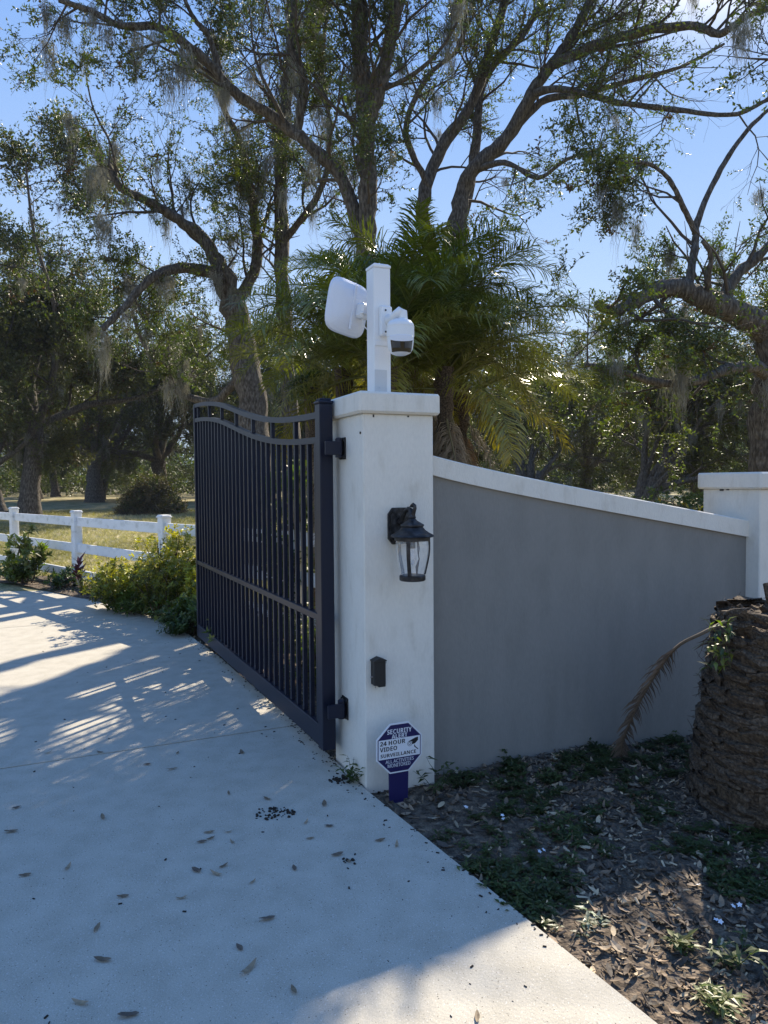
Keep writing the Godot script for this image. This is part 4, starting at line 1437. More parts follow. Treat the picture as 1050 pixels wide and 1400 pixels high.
	for k in 9:
		var p := Vector3(r.randf_range(-0.04, 0.04), r.randf_range(-0.05, 0.05), 0)
		var q := p + Vector3(r.randf_range(-0.14, 0.02), r.randf_range(-0.12, 0.12), r.randf_range(-0.02, 0.08))
		g.col = Color(0.16, 0.15, 0.05)
		g.tube(PackedVector3Array([p, p.lerp(q, 0.5) + Vector3(0, 0.02, 0), q]), PackedFloat32Array([0.002, 0.0018, 0.001]), 3, false)
	obj("leaves", g.mesh(), M.leaf, fern).set_meta("kind", "stuff")

func weed_mesh(sd: int, h: float, n: int, leaf_len: float, wid: float, k: Color) -> ArrayMesh:
	var g := Mb.new()
	var r := RandomNumberGenerator.new()
	r.seed = sd
	for s in n:
		var a := s * 2.4 + r.randf()
		var d := (Vector3(cos(a), r.randf_range(0.6, 2.2), sin(a))).normalized()
		var p := Vector3(r.randf_range(-1, 1), 0, r.randf_range(-1, 1)) * h * 0.18
		var pts := PackedVector3Array([p])
		var L := h * r.randf_range(0.5, 1.1)
		for q in 4:
			p += d * L / 4.0
			d = (d + rv(r) * 0.25 + Vector3(0, -0.1, 0)).normalized()
			pts.append(p)
		g.col = k * 0.8
		g.tube(pts, PackedFloat32Array([0.0022, 0.002, 0.0017, 0.0014, 0.0008]), 3, false)
		for q in 9:
			var t := r.randf_range(0.15, 1.0) * 3.99
			var o := pts[int(t)].lerp(pts[int(t) + 1], t - int(t))
			var w := q * 2.4 + r.randf()
			var v := r.randf_range(0.65, 1.35)
			g.col = Color(k.r * v * r.randf_range(0.9, 1.2), k.g * v, k.b * v)
			g.leaf(o, (Vector3(cos(w), r.randf_range(-0.1, 0.8), sin(w))).normalized(), Vector3.UP, leaf_len * r.randf_range(0.6, 1.2), wid * r.randf_range(0.7, 1.2), 0.12, r.randf_range(0.0, 0.35))
	return g.mesh()

func build_ground_cover() -> void:
	var r := RandomNumberGenerator.new()
	r.seed = 44
	var ed := drive_edge()
	var edge_x := func(d: float) -> float:
		for k in ed.size() - 1:
			if d >= ed[k].y and d <= ed[k + 1].y: return lerpf(ed[k].x, ed[k + 1].x, (d - ed[k].y) / (ed[k + 1].y - ed[k].y))
		return 0.0
	# leaf litter and bark chips on the bed
	var lit: Array[ArrayMesh] = []
	for k in 4: lit.append(leaf_piece(50 + k, 0.055, 0.021, Color(1, 1, 1), [0.2, 0.5, 0.05, 0.8][k]))
	var chip := Mb.new()
	chip.box(Vector3.ZERO, Vector3(0.034, 0.006, 0.009), 0.002)
	var sets: Array[Many] = [Many.new(), Many.new(), Many.new(), Many.new(), Many.new()]
	for k in 24000:
		var d := r.randf_range(1.2, 5.2)
		var x: float = edge_x.call(d) + 0.02 + pow(r.randf(), 0.9) * 3.2
		if k > 21000:
			d = r.randf_range(4.4, 11.5)
			x = edge_x.call(d) + 0.03 + r.randf() * 0.9
		var nn := sin(x * 2.3 + 0.7) * sin(d * 2.0 + 1.1)
		if k <= 21000 and x < 0.75 and d > 2.6 and r.randf() < 0.6: continue          # barer earth by the pillar
		var which := r.randi() % 4 if r.randf() < 0.5 else 4
		var v := r.randf_range(0.45, 1.4)
		var c := Color(0.145, 0.10, 0.064)
		var q := r.randf()
		if q < 0.13: c = Color(0.46, 0.355, 0.225)
		elif q < 0.34: c = Color(0.27, 0.19, 0.12)
		elif q < 0.62: c = Color(0.06, 0.045, 0.033)
		var y := bed_y(x, d) + 0.07 * smoothstep(8.0, 12.0, d) + r.randf_range(0.0, 0.010)
		var b := Basis.from_euler(Vector3(r.randf_range(-0.45, 0.45), r.randf() * TAU, r.randf_range(-0.45, 0.45))) * Basis.from_scale(Vector3.ONE * r.randf_range(0.45, 1.15) * (1.0 + 0.2 * nn))
		sets[which].put(Transform3D(b, P(x, d, y)), Color(c.r * v, c.g * v, c.b * v))
	for k in 4: structure_stuff(many("leaf_litter", lit[k], M.dead_leaf, sets[k]), "dry leaf litter strewn over the dark planting bed")
	structure_stuff(many("bark_mulch", chip.mesh(), M.dead_leaf, sets[4]), "dark bark chips covering the planting bed")
	# bigger dead leaves that can be told apart on the bed
	var bed := get_node("planting_bed")
	var pale: Array[ArrayMesh] = []
	for k in 4: pale.append(leaf_piece(95 + k, 0.075, [0.024, 0.03, 0.02, 0.035][k], [Color(0.36, 0.29, 0.2), Color(0.26, 0.195, 0.13), Color(0.18, 0.125, 0.08), Color(0.30, 0.23, 0.155)][k], [0.15, 0.4, 0.8, 0.25][k]))
	for k in 130:
		var d := 1.55 + pow(r.randf(), 1.3) * 2.6
		var x: float = edge_x.call(d) + 0.06 + r.randf() * 1.9
		if x > 1.62 + maxf(0, d - 4.0) and d > 3.1: continue
		var o := obj("dead_leaf", pale[k % 4], M.dead_leaf, bed, P(x, d, bed_y(x, d) + 0.014))
		o.rotation = Vector3(r.randf_range(-0.5, 0.5), r.randf() * TAU, r.randf_range(-0.4, 0.4))
		o.scale = Vector3.ONE * r.randf_range(0.5, 0.9)
	# twigs
	var tw := Mb.new()
	for k in 150:
		var d := r.randf_range(1.4, 4.4)
		var x: float = edge_x.call(d) + 0.1 + r.randf() * 2.2
		var a := r.randf() * TAU
		var L := r.randf_range(0.04, 0.2)
		var p := P(x, d, bed_y(x, d) + 0.014)
		var e := Vector3(cos(a), r.randf_range(-0.05, 0.12), sin(a))
		var v := r.randf_range(0.5, 2.2)
		tw.col = Color(v, v * 0.95, v * 0.88)
		tw.tube(PackedVector3Array([p, p + e * L * 0.5 + rv(r) * 0.006, p + e * L]), PackedFloat32Array([0.003, 0.0022, 0.0015]), 4, false)
	structure_stuff(obj("fallen_twigs", tw.mesh(), M.twig), "thin dry twigs lying on the planting bed")
	# low green cover in patches: middle lateral, depth, radius, how many
	var small: Array[ArrayMesh] = []
	for k in 3: small.append(weed_mesh(300 + k, 0.07, 5, 0.032, 0.012, Color(0.060, 0.085, 0.026)))
	var cov: Array[Many] = [Many.new(), Many.new(), Many.new()]
	for pt in [[0.52, 2.85, 0.2, 80], [0.95, 4.25, 0.30, 60], [1.45, 4.35, 0.36, 110], [0.55, 4.05, 0.2, 30], [1.0, 3.7, 0.35, 45], [0.62, 3.3, 0.3, 30], [1.45, 2.9, 0.14, 30], [1.55, 3.15, 0.25, 40], [1.6, 2.3, 0.25, 30], [-2.3, 8.6, 0.6, 70], [-4.4, 10.9, 0.7, 90]]:
		for k in pt[3]:
			var a := r.randf() * TAU
			var q: float = sqrt(r.randf()) * pt[2] * 1.35
			var x: float = pt[0] + cos(a) * q
			var d: float = pt[1] + sin(a) * q * 0.8
			if x < edge_x.call(d) + 0.02 or d > 4.053 + (x - 0.24) * 0.358 - 0.04 and x > 0.2 and d < 6.0: continue
			var v := r.randf_range(0.6, 1.35)
			cov[r.randi() % 3].put(Transform3D(Basis(Vector3.UP, r.randf() * TAU) * Basis.from_scale(Vector3(1.0, r.randf_range(0.35, 0.8), 1.0) * r.randf_range(0.6, 1.3)), P(x, d, bed_y(x, d) + 0.07 * smoothstep(8.0, 12.0, d))), Color(v, v, v))
	for k in 3: structure_stuff(many("ground_cover", small[k], M.leaf, cov[k]), "low green weeds spread over the planting bed")
	# single weeds
	var list := [
		[484, 1068, 0.0, 0.13, 7, 0.045, 0.020, "bright green weed in the crack left of the pillar's foot", Color(0.07, 0.105, 0.03)],
		[597, 1082, -0.05, 0.20, 6, 0.055, 0.022, "leafy weed growing at the corner of pillar and grey wall", Color(0.065, 0.09, 0.03)],
		[700, 1050, -0.05, 0.12, 7, 0.05, 0.022, "low weed against the middle of the grey wall", Color(0.05, 0.075, 0.024)],
		[975, 1385, -0.05, 0.11, 9, 0.06, 0.014, "narrow leaved bright weed in the lower right corner", Color(0.14, 0.17, 0.05)],
		[806, 1268, -0.05, 0.10, 7, 0.045, 0.018, "pale silvery sprig at the edge of the sunlit patch", Color(0.30, 0.33, 0.24)],
		[930, 1300, -0.05, 0.07, 5, 0.05, 0.022, "tiny seedling in the middle of the sunlit earth", Color(0.11, 0.14, 0.045)],
		[1002, 1330, -0.05, 0.17, 5, 0.06, 0.016, "thin upright weed right of the sunlit earth", Color(0.09, 0.12, 0.04)]]
	var n := 0
	for w in list:
		var t := thing("weed_plant", w[7], "weed", ground_spot(w[0], w[1], w[2]), 0.0, "weeds beside the drive")
		obj("leaves", weed_mesh(400 + n, w[3], w[4], w[5], w[6], w[8]), M.leaf, t)
		n += 1
	# small white flowers
	var fl := Mb.new()
	for k in 5:
		var a := TAU * k / 5
		fl.leaf(Vector3.ZERO, Vector3(cos(a), 0.35, sin(a)).normalized(), Vector3.UP, 0.012, 0.009, 0.1, 0.1)
	var fm := Many.new()
	for e in [[967, 1165], [1008, 1240], [1040, 1238], [985, 1258], [765, 1150], [740, 1165], [690, 1118], [606, 1012], [820, 1090], [928, 1045], [950, 1210], [760, 1090], [845, 1060], [1015, 1180], [880, 1120], [635, 1105]]:
		var p := ground_spot(e[0], e[1], -0.02)
		if r.randf() < 0.4: continue
		for k in 2: fm.put(Transform3D(Basis.from_euler(Vector3(r.randf_range(-0.6, 0.6), r.randf() * 6.0, 0)), p + Vector3(r.randf_range(-0.012, 0.012), r.randf_range(-0.005, 0.012), r.randf_range(-0.012, 0.012))), Color.WHITE)
	structure_stuff(many("weed_flowers", fl.mesh(), M.flower, fm), "scattered tiny white weed flowers on the planting bed")
	# grass on the meadow nearest the fence
	var tuft := Mb.new()
	for k in 11:
		var a := r.randf() * TAU
		var h := r.randf_range(0.035, 0.085)
		var p := Vector3(cos(a), 0, sin(a)) * r.randf() * 0.05
		var o := Vector3(cos(a), 0, sin(a)) * r.randf_range(0.2, 0.7)
		var v := r.randf_range(0.7, 1.3)
		tuft.col = Color(v, v, v * 0.9)
		tuft.ribbon(PackedVector3Array([p, p + (Vector3.UP + o * 0.3) * h * 0.6, p + (Vector3.UP + o) * h]), Vector3(-sin(a), 0, cos(a)), 0.006)
	var gm := Many.new()
	for k in 34000:
		var d := 8.0 + pow(r.randf(), 1.5) * 26.0
		var x := r.randf_range(-0.62, 0.05) * d
		if x < -2.85 and d < 9.47 - (x + 2.85) * 0.99 + 0.15: continue
		if x >= -2.85 and d < 9.6 - (x + 2.85) * 0.99: continue
		var m := clampf(0.5 + sin(x * 0.9 + d * 0.4) * 0.25 + sin(x * 0.35 - d * 0.7) * 0.3 + r.randf_range(-0.25, 0.25), 0, 1)
		var c := Color(0.26, 0.24, 0.11).lerp(Color(0.62, 0.53, 0.37), m)
		var v := r.randf_range(0.7, 1.25)
		gm.put(Transform3D(Basis(Vector3.UP, r.randf() * TAU) * Basis.from_scale(Vector3.ONE * r.randf_range(0.7, 1.3) * (1.0 + d * 0.02)), P(x, d, ground_y(x, d) - 0.005)), Color(c.r * v, c.g * v, c.b * v))
	structure_stuff(many("meadow_grass", tuft.mesh(), M.grass, gm), "short dry yellow green grass on the meadow")

func structure_stuff(o: Node3D, label: String) -> void:
	if o == null: return
	o.set_meta("category", "ground litter" if label.contains("litter") or label.contains("chips") or label.contains("twigs") or label.contains("grit") else "low plants")
	o.set_meta("kind", "stuff")
	o.set_meta("label", label)

var leaf_kinds: Array[ArrayMesh] = []

func build_fallen_leaves() -> void:
	var r := RandomNumberGenerator.new()
	r.seed = 61
	var tones := [Color(0.21, 0.155, 0.095), Color(0.15, 0.11, 0.07), Color(0.29, 0.22, 0.14), Color(0.12, 0.09, 0.065)]
	for k in 8: leaf_kinds.append(leaf_piece(80 + k, 0.075, [0.022, 0.028, 0.019, 0.032][k % 4], tones[k % 4], [0.1, 0.25, 0.45, 0.15][k % 4]))
	var where := [[340, 1327], [327, 1297], [133, 1270], [140, 1314], [110, 1373], [175, 1390], [402, 1355], [34, 1198], [248, 1229], [365, 1257], [652, 1392], [443, 1100], [418, 1125], [450, 1130], [424, 1147], [520, 1150], [542, 1156], [461, 1169], [476, 1178], [306, 1185], [295, 1196], [268, 1191], [286, 1139], [288, 1147], [312, 1138], [276, 1152], [313, 1085], [365, 1093], [318, 1152], [22, 1105], [140, 1118], [15, 1138], [92, 1187], [201, 1046], [235, 1052], [331, 1029], [66, 1030], [136, 1029], [243, 1030], [168, 1227], [345, 1207], [402, 1188]]
	var special := {0: "largest dead leaf on the driveway, curled with a pointed tip, near the bottom middle", 1: "flat brown leaf just above the largest dead leaf on the driveway", 2: "upright curled brown leaf on the left of the driveway's foreground", 8: "brown leaf alone on pale concrete between the streaks of light and the bottom left", 11: "plump tan leaf nearest the pillar's foot on the driveway", 10: "curled leaf at the bottom edge of the sunlit concrete", 5: "brown leaf at the very bottom of the driveway, left of middle", 4: "small pointed leaf at the bottom left of the driveway"}
	for k in where.size():
		var p := ground_spot(where[k][0], where[k][1], 0.0)
		var o := obj("fallen_leaf", leaf_kinds[(k * 5 + 2) % 8], M.dead_leaf, null, p + Vector3(0, 0.003, 0))
		o.rotation = Vector3(r.randf_range(-0.15, 0.15), r.randf() * TAU, r.randf_range(-0.12, 0.12))
		o.scale = Vector3.ONE * (1.15 if k == 0 else r.randf_range(0.55, 0.85))
		tag(o, special.get(k, "dry brown oak leaf lying on the pale concrete driveway"), "leaf", "dead leaves on the driveway")
	# crumbs of soil
	var spots := [[375, 1112, 0.05, 60, "dark crumbled soil dropped on the driveway in front of the gate"], [466, 1066, 0.035, 45, "patch of dark moss and dirt at the drive's edge left of the pillar"], [478, 1178, 0.02, 9, "few small specks of dirt right of the middle of the driveway"]]
	for s in spots:
		var g := Mb.new()
		var c := ground_spot(s[0], s[1], 0.0)
		for k in s[3]:
			var a := r.randf() * TAU
			var q: float = pow(r.randf(), 0.7) * s[2] * 1.5
			var v := r.randf_range(0.6, 2.5)
			g.col = Color(v, v, v)
			var e := r.randf_range(0.003, 0.012)
			g.box(Vector3(cos(a) * q * 1.3, e * 0.3, sin(a) * q), Vector3(e * 1.5, e * 0.9, e * 1.2), e * 0.25, Basis.from_euler(rv(r)))
		tag(obj("soil_crumbs", g.mesh(), M.crumb, null, c), s[4], "dirt")
	var g2 := Mb.new()
	for k in 260:
		var d := r.randf_range(1.8, 12.0)
		var x := r.randf_range(-0.5, 0.25) * d
		if x > 0.6 - (d - 2.3) * 0.5: continue
		var e := r.randf_range(0.002, 0.008)
		var v := r.randf_range(0.6, 3.0)
		g2.col = Color(v, v, v)
		g2.box(P(x, d, e * 0.3), Vector3(e * 2.2, e * 0.7, e), e * 0.2, Basis(Vector3.UP, r.randf() * 6.0))
	var ed := drive_edge()
	for k in 420:          # soil spilt over the edge of the slab
		var t := r.randf_range(1.15, 7.0)
		var a := int(t)
		var q := ed[a].lerp(ed[a + 1], t - a)
		var off := pow(r.randf(), 2.5) * 0.10
		var e := r.randf_range(0.002, 0.008)
		var v := r.randf_range(0.8, 4.0)
		g2.col = Color(v, v, v)
		g2.box(P(q.x - off, q.y - off * 0.4, e * 0.3), Vector3(e * 2.2, e * 0.7, e), e * 0.2, Basis(Vector3.UP, r.randf() * 6.0))
	structure_stuff(obj("driveway_grit", g2.mesh(), M.crumb), "tiny bits of grit strewn on the driveway")

func build_shrubs() -> void:
	var yellow := Color(0.58, 0.60, 0.10)
	var green := Color(0.085, 0.12, 0.03)
	shrub("croton_shrub", "bright yellow green croton bush right of the red plant", P(-3.35, 9.3, 0.0), 0.95, 0.75, 20, 0.06, 0.026, green, yellow, 71, 44)
	shrub("croton_shrub", "taller croton bush with yellow tips in front of the third fence post", P(-2.55, 8.75, -0.02), 1.1, 1.12, 26, 0.06, 0.026, green * 0.9, yellow * 0.8, 72, 46)
	shrub("croton_shrub", "croton bush with yellow leaves half hidden by the gate's far end", P(-2.02, 8.35, -0.02), 0.7, 0.8, 16, 0.06, 0.026, green, yellow, 73, 40)
	shrub("low_shrub", "low dark bush at the driveway's edge beside the gate's far end", P(-2.15, 7.9, -0.03), 0.7, 0.36, 14, 0.055, 0.024, green * 0.7, green * 1.2, 74, 30)
	shrub("low_shrub", "low grey green plant at the drive's edge below the yellow croton", P(-3.05, 9.0, 0.0), 0.5, 0.28, 10, 0.10, 0.02, green, green * 2.0, 75, 20)
	shrub("low_shrub", "dark bush behind the gate's pickets near the driveway", P(-1.25, 7.0, -0.05), 0.9, 0.6, 16, 0.06, 0.03, green, Color(0.25, 0.25, 0.06), 76, 26)
	shrub("low_shrub", "dark leafy bush behind the gate next to the pillar", P(-0.45, 5.9, -0.05), 0.8, 0.7, 14, 0.06, 0.03, green, Color(0.25, 0.25, 0.06), 77, 26)
	shrub("tall_shrub", "tall thin shrub with yellow green leaves above the gate's top rail", P(-0.98, 7.6, -0.05), 0.7, 2.45, 7, 0.13, 0.07, green * 1.1, Color(0.17, 0.20, 0.04), 78, 22)
	shrub("variegated_shrub", "thin variegated shrub beside the leftmost fence post in view", P(-5.72, 11.6, 0.03), 0.55, 0.95, 7, 0.13, 0.05, green, Color(0.32, 0.32, 0.12), 79, 16)
	shrub("low_shrub", "low dark plants at the left end of the bed below the variegated shrub", P(-6.0, 11.9, 0.03), 0.8, 0.4, 14, 0.06, 0.025, green * 0.8, green * 1.3, 80, 24)
	shrub("low_shrub", "low dark green plant between the first two fence posts", P(-4.95, 11.15, 0.03), 0.5, 0.24, 9, 0.06, 0.025, green * 0.8, green * 1.3, 81, 22)
	# red ti plant, its leaves apart
	var ti := thing("ti_plant", "dark red leaved ti plant in front of the second fence post", "plant", spot(116, 800, 10.5) * Vector3(1, 0, 1))
	var r := RandomNumberGenerator.new()
	r.seed = 90
	for s in 3:
		var top := Vector3(r.randf_range(-0.12, 0.12), 0.38 - 0.08 * s, r.randf_range(-0.1, 0.1))
		var g := Mb.new()
		g.col = Color(0.9, 0.6, 0.5)
		g.tube(PackedVector3Array([Vector3(top.x * 0.4, -0.03, top.z * 0.4), top * 0.5, top]), PackedFloat32Array([0.012, 0.011, 0.009]), 6, false)
		obj("stem", g.mesh(), M.twig, ti)
		for k in 11:
			g = Mb.new()
			var a := k * 2.4
			var e := lerpf(0.1, 1.25, k / 10.0)
			var v := r.randf_range(0.7, 1.4)
			g.col = Color(0.105 * v, 0.020 * v, 0.030 * v)
			g.leaf(top + Vector3(0, k * 0.012 - 0.06, 0), Vector3(cos(a) * cos(e), sin(e), sin(a) * cos(e)), Vector3.UP, r.randf_range(0.16, 0.26), 0.062, 0.12, 0.25)
			obj("leaf", g.mesh(), M.leaf, ti)
	# bushes and cut brush beyond the wall on the right
	shrub("wild_shrub", "sunlit green undergrowth left of the short end pillar's cap", P(7.6, 18.5, 0.0), 3.2, 1.45, 26, 0.15, 0.06, green, Color(0.17, 0.18, 0.05), 82, 40)
	shrub("wild_shrub", "low green undergrowth below the forked oak beyond the wall", P(5.0, 17.0, 0.0), 2.6, 1.15, 22, 0.14, 0.06, green, Color(0.15, 0.16, 0.05), 83, 40)
	brush("brush_pile", "brown heap of cut brush just behind the low end of the wall", P(5.2, 12.2, -0.1), 2.8, 1.15, 91, 260)
	brush("vine_heap", "shaggy brown vine covered stump on the meadow beyond the third fence post", P(-9.7, 30.5, ground_y(-9.7, 30.5)), 2.4, 1.5, 92, 420)

func brush(called: String, label: String, at: Vector3, w: float, h: float, sd: int, n: int) -> void:
	var root := thing(called, label, "brush", at)
	var r := RandomNumberGenerator.new()
	r.seed = sd
	var g := Mb.new()
	for k in n:
		var a := r.randf() * TAU
		var q := sqrt(r.randf()) * w * 0.5
		var y := h * (1.0 - pow(q / (w * 0.5), 2.0)) * r.randf()
		var p := Vector3(cos(a) * q, y, sin(a) * q)
		var pts := PackedVector3Array([p])
		var d := (rv(r) + Vector3(cos(a), 0.3, sin(a))).normalized()
		var L := r.randf_range(0.2, 0.8)
		for e in 4:
			p += d * L / 4
			d = (d + rv(r) * 0.35 + Vector3(0, -0.2, 0)).normalized()
			pts.append(p)
		var v := r.randf_range(0.5, 1.8)
		g.col = Color(v, v * 0.85, v * 0.7)
		g.tube(pts, PackedFloat32Array([0.016, 0.013, 0.01, 0.007, 0.003]), 4, false)
	obj("sticks", g.mesh(), M.twig, root).set_meta("kind", "stuff")
	var lv := Many.new()
	for k in n * 2:
		var a := r.randf() * TAU
		var q := sqrt(r.randf()) * w * 0.5
		var y := h * (1.0 - pow(q / (w * 0.5), 2.0)) * r.randf_range(0.3, 1.05)
		var v := r.randf_range(0.5, 1.3)
		lv.put(along((rv(r) + Vector3.UP * 0.5).normalized(), r.randf() * 6.0, r.randf_range(0.6, 1.2), Vector3(cos(a) * q, y, sin(a) * q)), Color(0.17 * v, 0.12 * v, 0.065 * v) if r.randf() < 0.75 else Color(0.09 * v, 0.10 * v, 0.03 * v))
	many("dry_leaves", fine_spray_mesh[0], M.leaf, lv, root)

# openings in the crowns through which the sun reaches the bed and the drive: ends of the line, radius
func sun_gaps() -> Array:
	var out := []
	for e in [[0.95, 2.45, 0.55], [0.75, 2.1, 0.55], [0.35, 1.9, 0.5], [1.05, 2.9, 0.6], [1.2, 2.2, 0.6], [0.95, 2.45, 0.55], [1.0, 2.7, 0.55], [-2.0, 3.5, 0.4], [-2.6, 4.3, 0.4], [-1.5, 4.2, 0.4], [-2.2, 5.2, 0.5], [-1.8, 4.8, 0.4], [-2.9, 6.0, 0.55], [-3.4, 7.2, 0.6], [-1.0, 4.6, 0.3], [-3.6, 9.0, 0.8], [-4.6, 7.5, 0.8], [-3.0, 9.0, 0.9], [-2.4, 8.6, 0.8], [-5.0, 10.0, 0.7]]:
		var a := P(e[0], e[1], 0.0)
		out.append([a, a + SUN.normalized() * 30.0, e[2]])
	return out

func build_near_oaks() -> void:
	# right: spreading oak behind the end of the wall
	var base := spot(1064, 760, 9.5) * Vector3(1, 0, 1)
	var root := thing("oak_tree", "spreading live oak on the right edge with a heavy limb arching left over the wall", "tree")
	var T := Tree3.new(11)
	T.leafy = 0.72
	T.clump = 1.1
	T.moss_p = 0.05
	T.spray_scale = 0.95
	T.gaps = sun_gaps()
	limb(T, root, "trunk", [base + Vector3(0.05, -0.2, 0), base + Vector3(0, 0.5, 0), spot(1060, 580, 9.5), spot(1064, 500, 9.5), spot(1070, 440, 9.4)], 0.36, 0.26, 3.0, 0.8)
	limb(T, root, "limb", [spot(1075, 470, 9.5), spot(1030, 440, 9.4), spot(1000, 426, 9.3), spot(960, 408, 9.1), spot(928, 394, 9.0), spot(898, 396, 8.9), spot(868, 412, 8.8), spot(840, 424, 8.7), spot(815, 416, 8.6)], 0.20, 0.05, 0.36, 0.2, 1.7)
	limb(T, root, "limb", [spot(1062, 520, 9.4), spot(1030, 502, 9.1), spot(995, 505, 8.9), spot(950, 520, 8.7), spot(900, 523, 8.5), spot(850, 508, 8.4), spot(800, 498, 8.3)], 0.095, 0.025, 0.4, 0.25, 1.1, 0.5)
	limb(T, root, "limb", [spot(940, 398, 9.0), spot(950, 340, 9.2), spot(955, 298, 9.3), spot(985, 232, 9.4), spot(1022, 178, 9.5), spot(1062, 140, 9.6)], 0.058, 0.022, 0.33, 0.1, 1.5)
	limb(T, root, "limb", [spot(952, 322, 9.25), spot(935, 285, 9.1), spot(918, 250, 9.0), spot(890, 225, 8.9), spot(850, 222, 8.8), spot(815, 228, 8.7)], 0.04, 0.015, 0.3, 0.1, 1.0)
	limb(T, root, "limb", [spot(985, 418, 9.3), spot(1005, 378, 9.5), spot(1035, 352, 9.7), spot(1075, 300, 9.9), spot(1100, 200, 10.0)], 0.10, 0.03, 0.35, 0.1, 1.5)
	limb(T, root, "limb", [spot(1075, 450, 9.5), spot(1105, 380, 9.6), spot(1120, 290, 9.3), spot(1110, 180, 9.0), spot(1080, 60, 8.8)], 0.2, 0.05, 0.4, 0.1, 1.8)
	limb(T, root, "limb", [spot(970, 412, 9.1), spot(968, 380, 8.9), spot(972, 350, 8.8), spot(960, 330, 8.7)], 0.05, 0.02, 0.3, 0.1, 0.9)
	finish(T, root, true)
	# middle: the forked oak behind the palms
	root = thing("oak_tree", "tall forked oak rising behind the palms with long bare limbs reaching up right", "tree")
	T = Tree3.new(23)
	T.leafy = 0.22
	T.kids = [7.0, 5.0, 5.0]
	T.clump = 0.9
	T.moss_p = 0.05
	T.tone = Color(1.1, 1.05, 1.0)
	T.gaps = sun_gaps()
	T.moss_scale = 0.8
	T.spray_scale = 1.25
	base = spot(600, 760, 15.18) * Vector3(1, 0, 1)
	limb(T, root, "trunk", [base + Vector3(0, -0.2, 0), base + Vector3(0, 0.7, 0), spot(602, 560, 15.18), spot(606, 460, 15.18), spot(614, 380, 15.18), spot(622, 315, 15.18)], 0.42, 0.27, 3.0, 0.8)
	limb(T, root, "limb", [spot(622, 325, 15.18), spot(632, 270, 15.18), spot(648, 230, 15.04), spot(690, 190, 14.9), spot(735, 115, 14.63), spot(775, 60, 14.49), spot(812, -10, 14.35), spot(845, -90, 14.21)], 0.2015, 0.065, 0.27, 0.1, 2.125)
	limb(T, root, "limb", [spot(610, 400, 15.18), spot(578, 300, 15.46), spot(597, 215, 15.59), spot(645, 140, 15.59), spot(675, 50, 15.46), spot(695, -20, 15.32), spot(700, -90, 15.18)], 0.169, 0.065, 0.28, 0.1, 2)
	limb(T, root, "limb", [spot(618, 335, 15.32), spot(640, 265, 15.73), spot(652, 190, 15.87), spot(662, 110, 16.01), spot(720, 40, 16.01), spot(760, -40, 16.01)], 0.143, 0.052, 0.28, 0.1, 1.875)
	limb(T, root, "limb", [spot(757, 88, 14.49), spot(825, 58, 13.8), spot(895, 40, 13.25), spot(950, 36, 12.83), spot(985, 46, 12.56), spot(1025, 20, 12.28), spot(1080, 5, 12.01)], 0.1105, 0.039, 0.26, 0.1, 1.75)
	limb(T, root, "limb", [spot(722, 130, 14.77), spot(770, 122, 14.08), spot(845, 140, 13.52), spot(925, 150, 12.97), spot(1008, 156, 12.42), spot(1070, 120, 12.14)], 0.078, 0.026, 0.26, 0.1, 1.625)
	limb(T, root, "limb", [spot(690, 195, 14.9), spot(740, 140, 15.04), spot(800, 128, 15.18), spot(870, 108, 15.18), spot(930, 92, 15.18), spot(990, 60, 15.18)], 0.091, 0.026, 0.26, 0.1, 1.625)
	limb(T, root, "limb", [spot(652, 232, 15.04), spot(690, 222, 14.49), spot(735, 243, 14.08), spot(775, 218, 13.8), spot(830, 200, 13.52)], 0.0715, 0.0195, 0.3, 0.1, 1.375)
	limb(T, root, "limb", [spot(586, 255, 15.46), spot(555, 180, 15.18), spot(585, 105, 14.9), spot(630, 60, 14.63), spot(640, -30, 14.35)], 0.078, 0.026, 0.33, 0.1, 1.75)
	finish(T, root, true)
	# left of it: the straight trunk and its long diagonal limb
	root = thing("oak_tree", "upright oak behind the camera post with one long limb reaching to the upper left", "tree")
	T = Tree3.new(35)
	T.leafy = 0.36
	T.clump = 1.0
	T.moss_p = 0.05
	T.moss_scale = 1.1
	base = spot(505, 760, 10.5) * Vector3(1, 0, 1)
	limb(T, root, "trunk", [base + Vector3(0, -0.2, 0), base + Vector3(0, 0.8, 0), spot(504, 480, 10.5), spot(502, 380, 10.5), spot(502, 280, 10.4), spot(501, 170, 10.3), spot(493, 80, 10.2), spot(490, 0, 10.1), spot(480, -100, 10)], 0.17, 0.10, 0.45, 0.45, 1.5, 0.3)
	limb(T, root, "limb", [spot(502, 170, 10.3), spot(518, 118, 10.2), spot(535, 50, 10.1), spot(548, -20, 10.0), spot(555, -100, 10)], 0.12, 0.07, 0.4, 0.1, 1.4)
	limb(T, root, "limb", [spot(503, 380, 10.5), spot(492, 320, 10.5), spot(468, 245, 10.5), spot(425, 200, 10.4), spot(380, 165, 10.3), spot(320, 125, 10.1), spot(285, 86, 9.9), spot(240, 50, 9.7), spot(210, 36, 9.6), spot(165, 35, 9.5), spot(125, 15, 9.4), spot(80, 0, 9.3)], 0.115, 0.03, 0.33, 0.1, 1.5, 1.0)
	limb(T, root, "limb", [spot(300, 96, 10.0), spot(285, 50, 9.9), spot(262, 20, 9.8), spot(246, -20, 9.7)], 0.05, 0.02, 0.3, 0.1, 1.1)
	limb(T, root, "limb", [spot(405, 185, 10.4), spot(415, 110, 10.2), spot(398, 60, 10.1), spot(405, -20, 10)], 0.07, 0.04, 0.33, 0.1, 1.5, 0.8)
	limb(T, root, "limb", [spot(503, 130, 10.3), spot(560, 105, 10.0), spot(600, 70, 9.8), spot(625, 30, 9.6)], 0.04, 0.015, 0.3, 0.1, 1.0)
	finish(T, root, true)
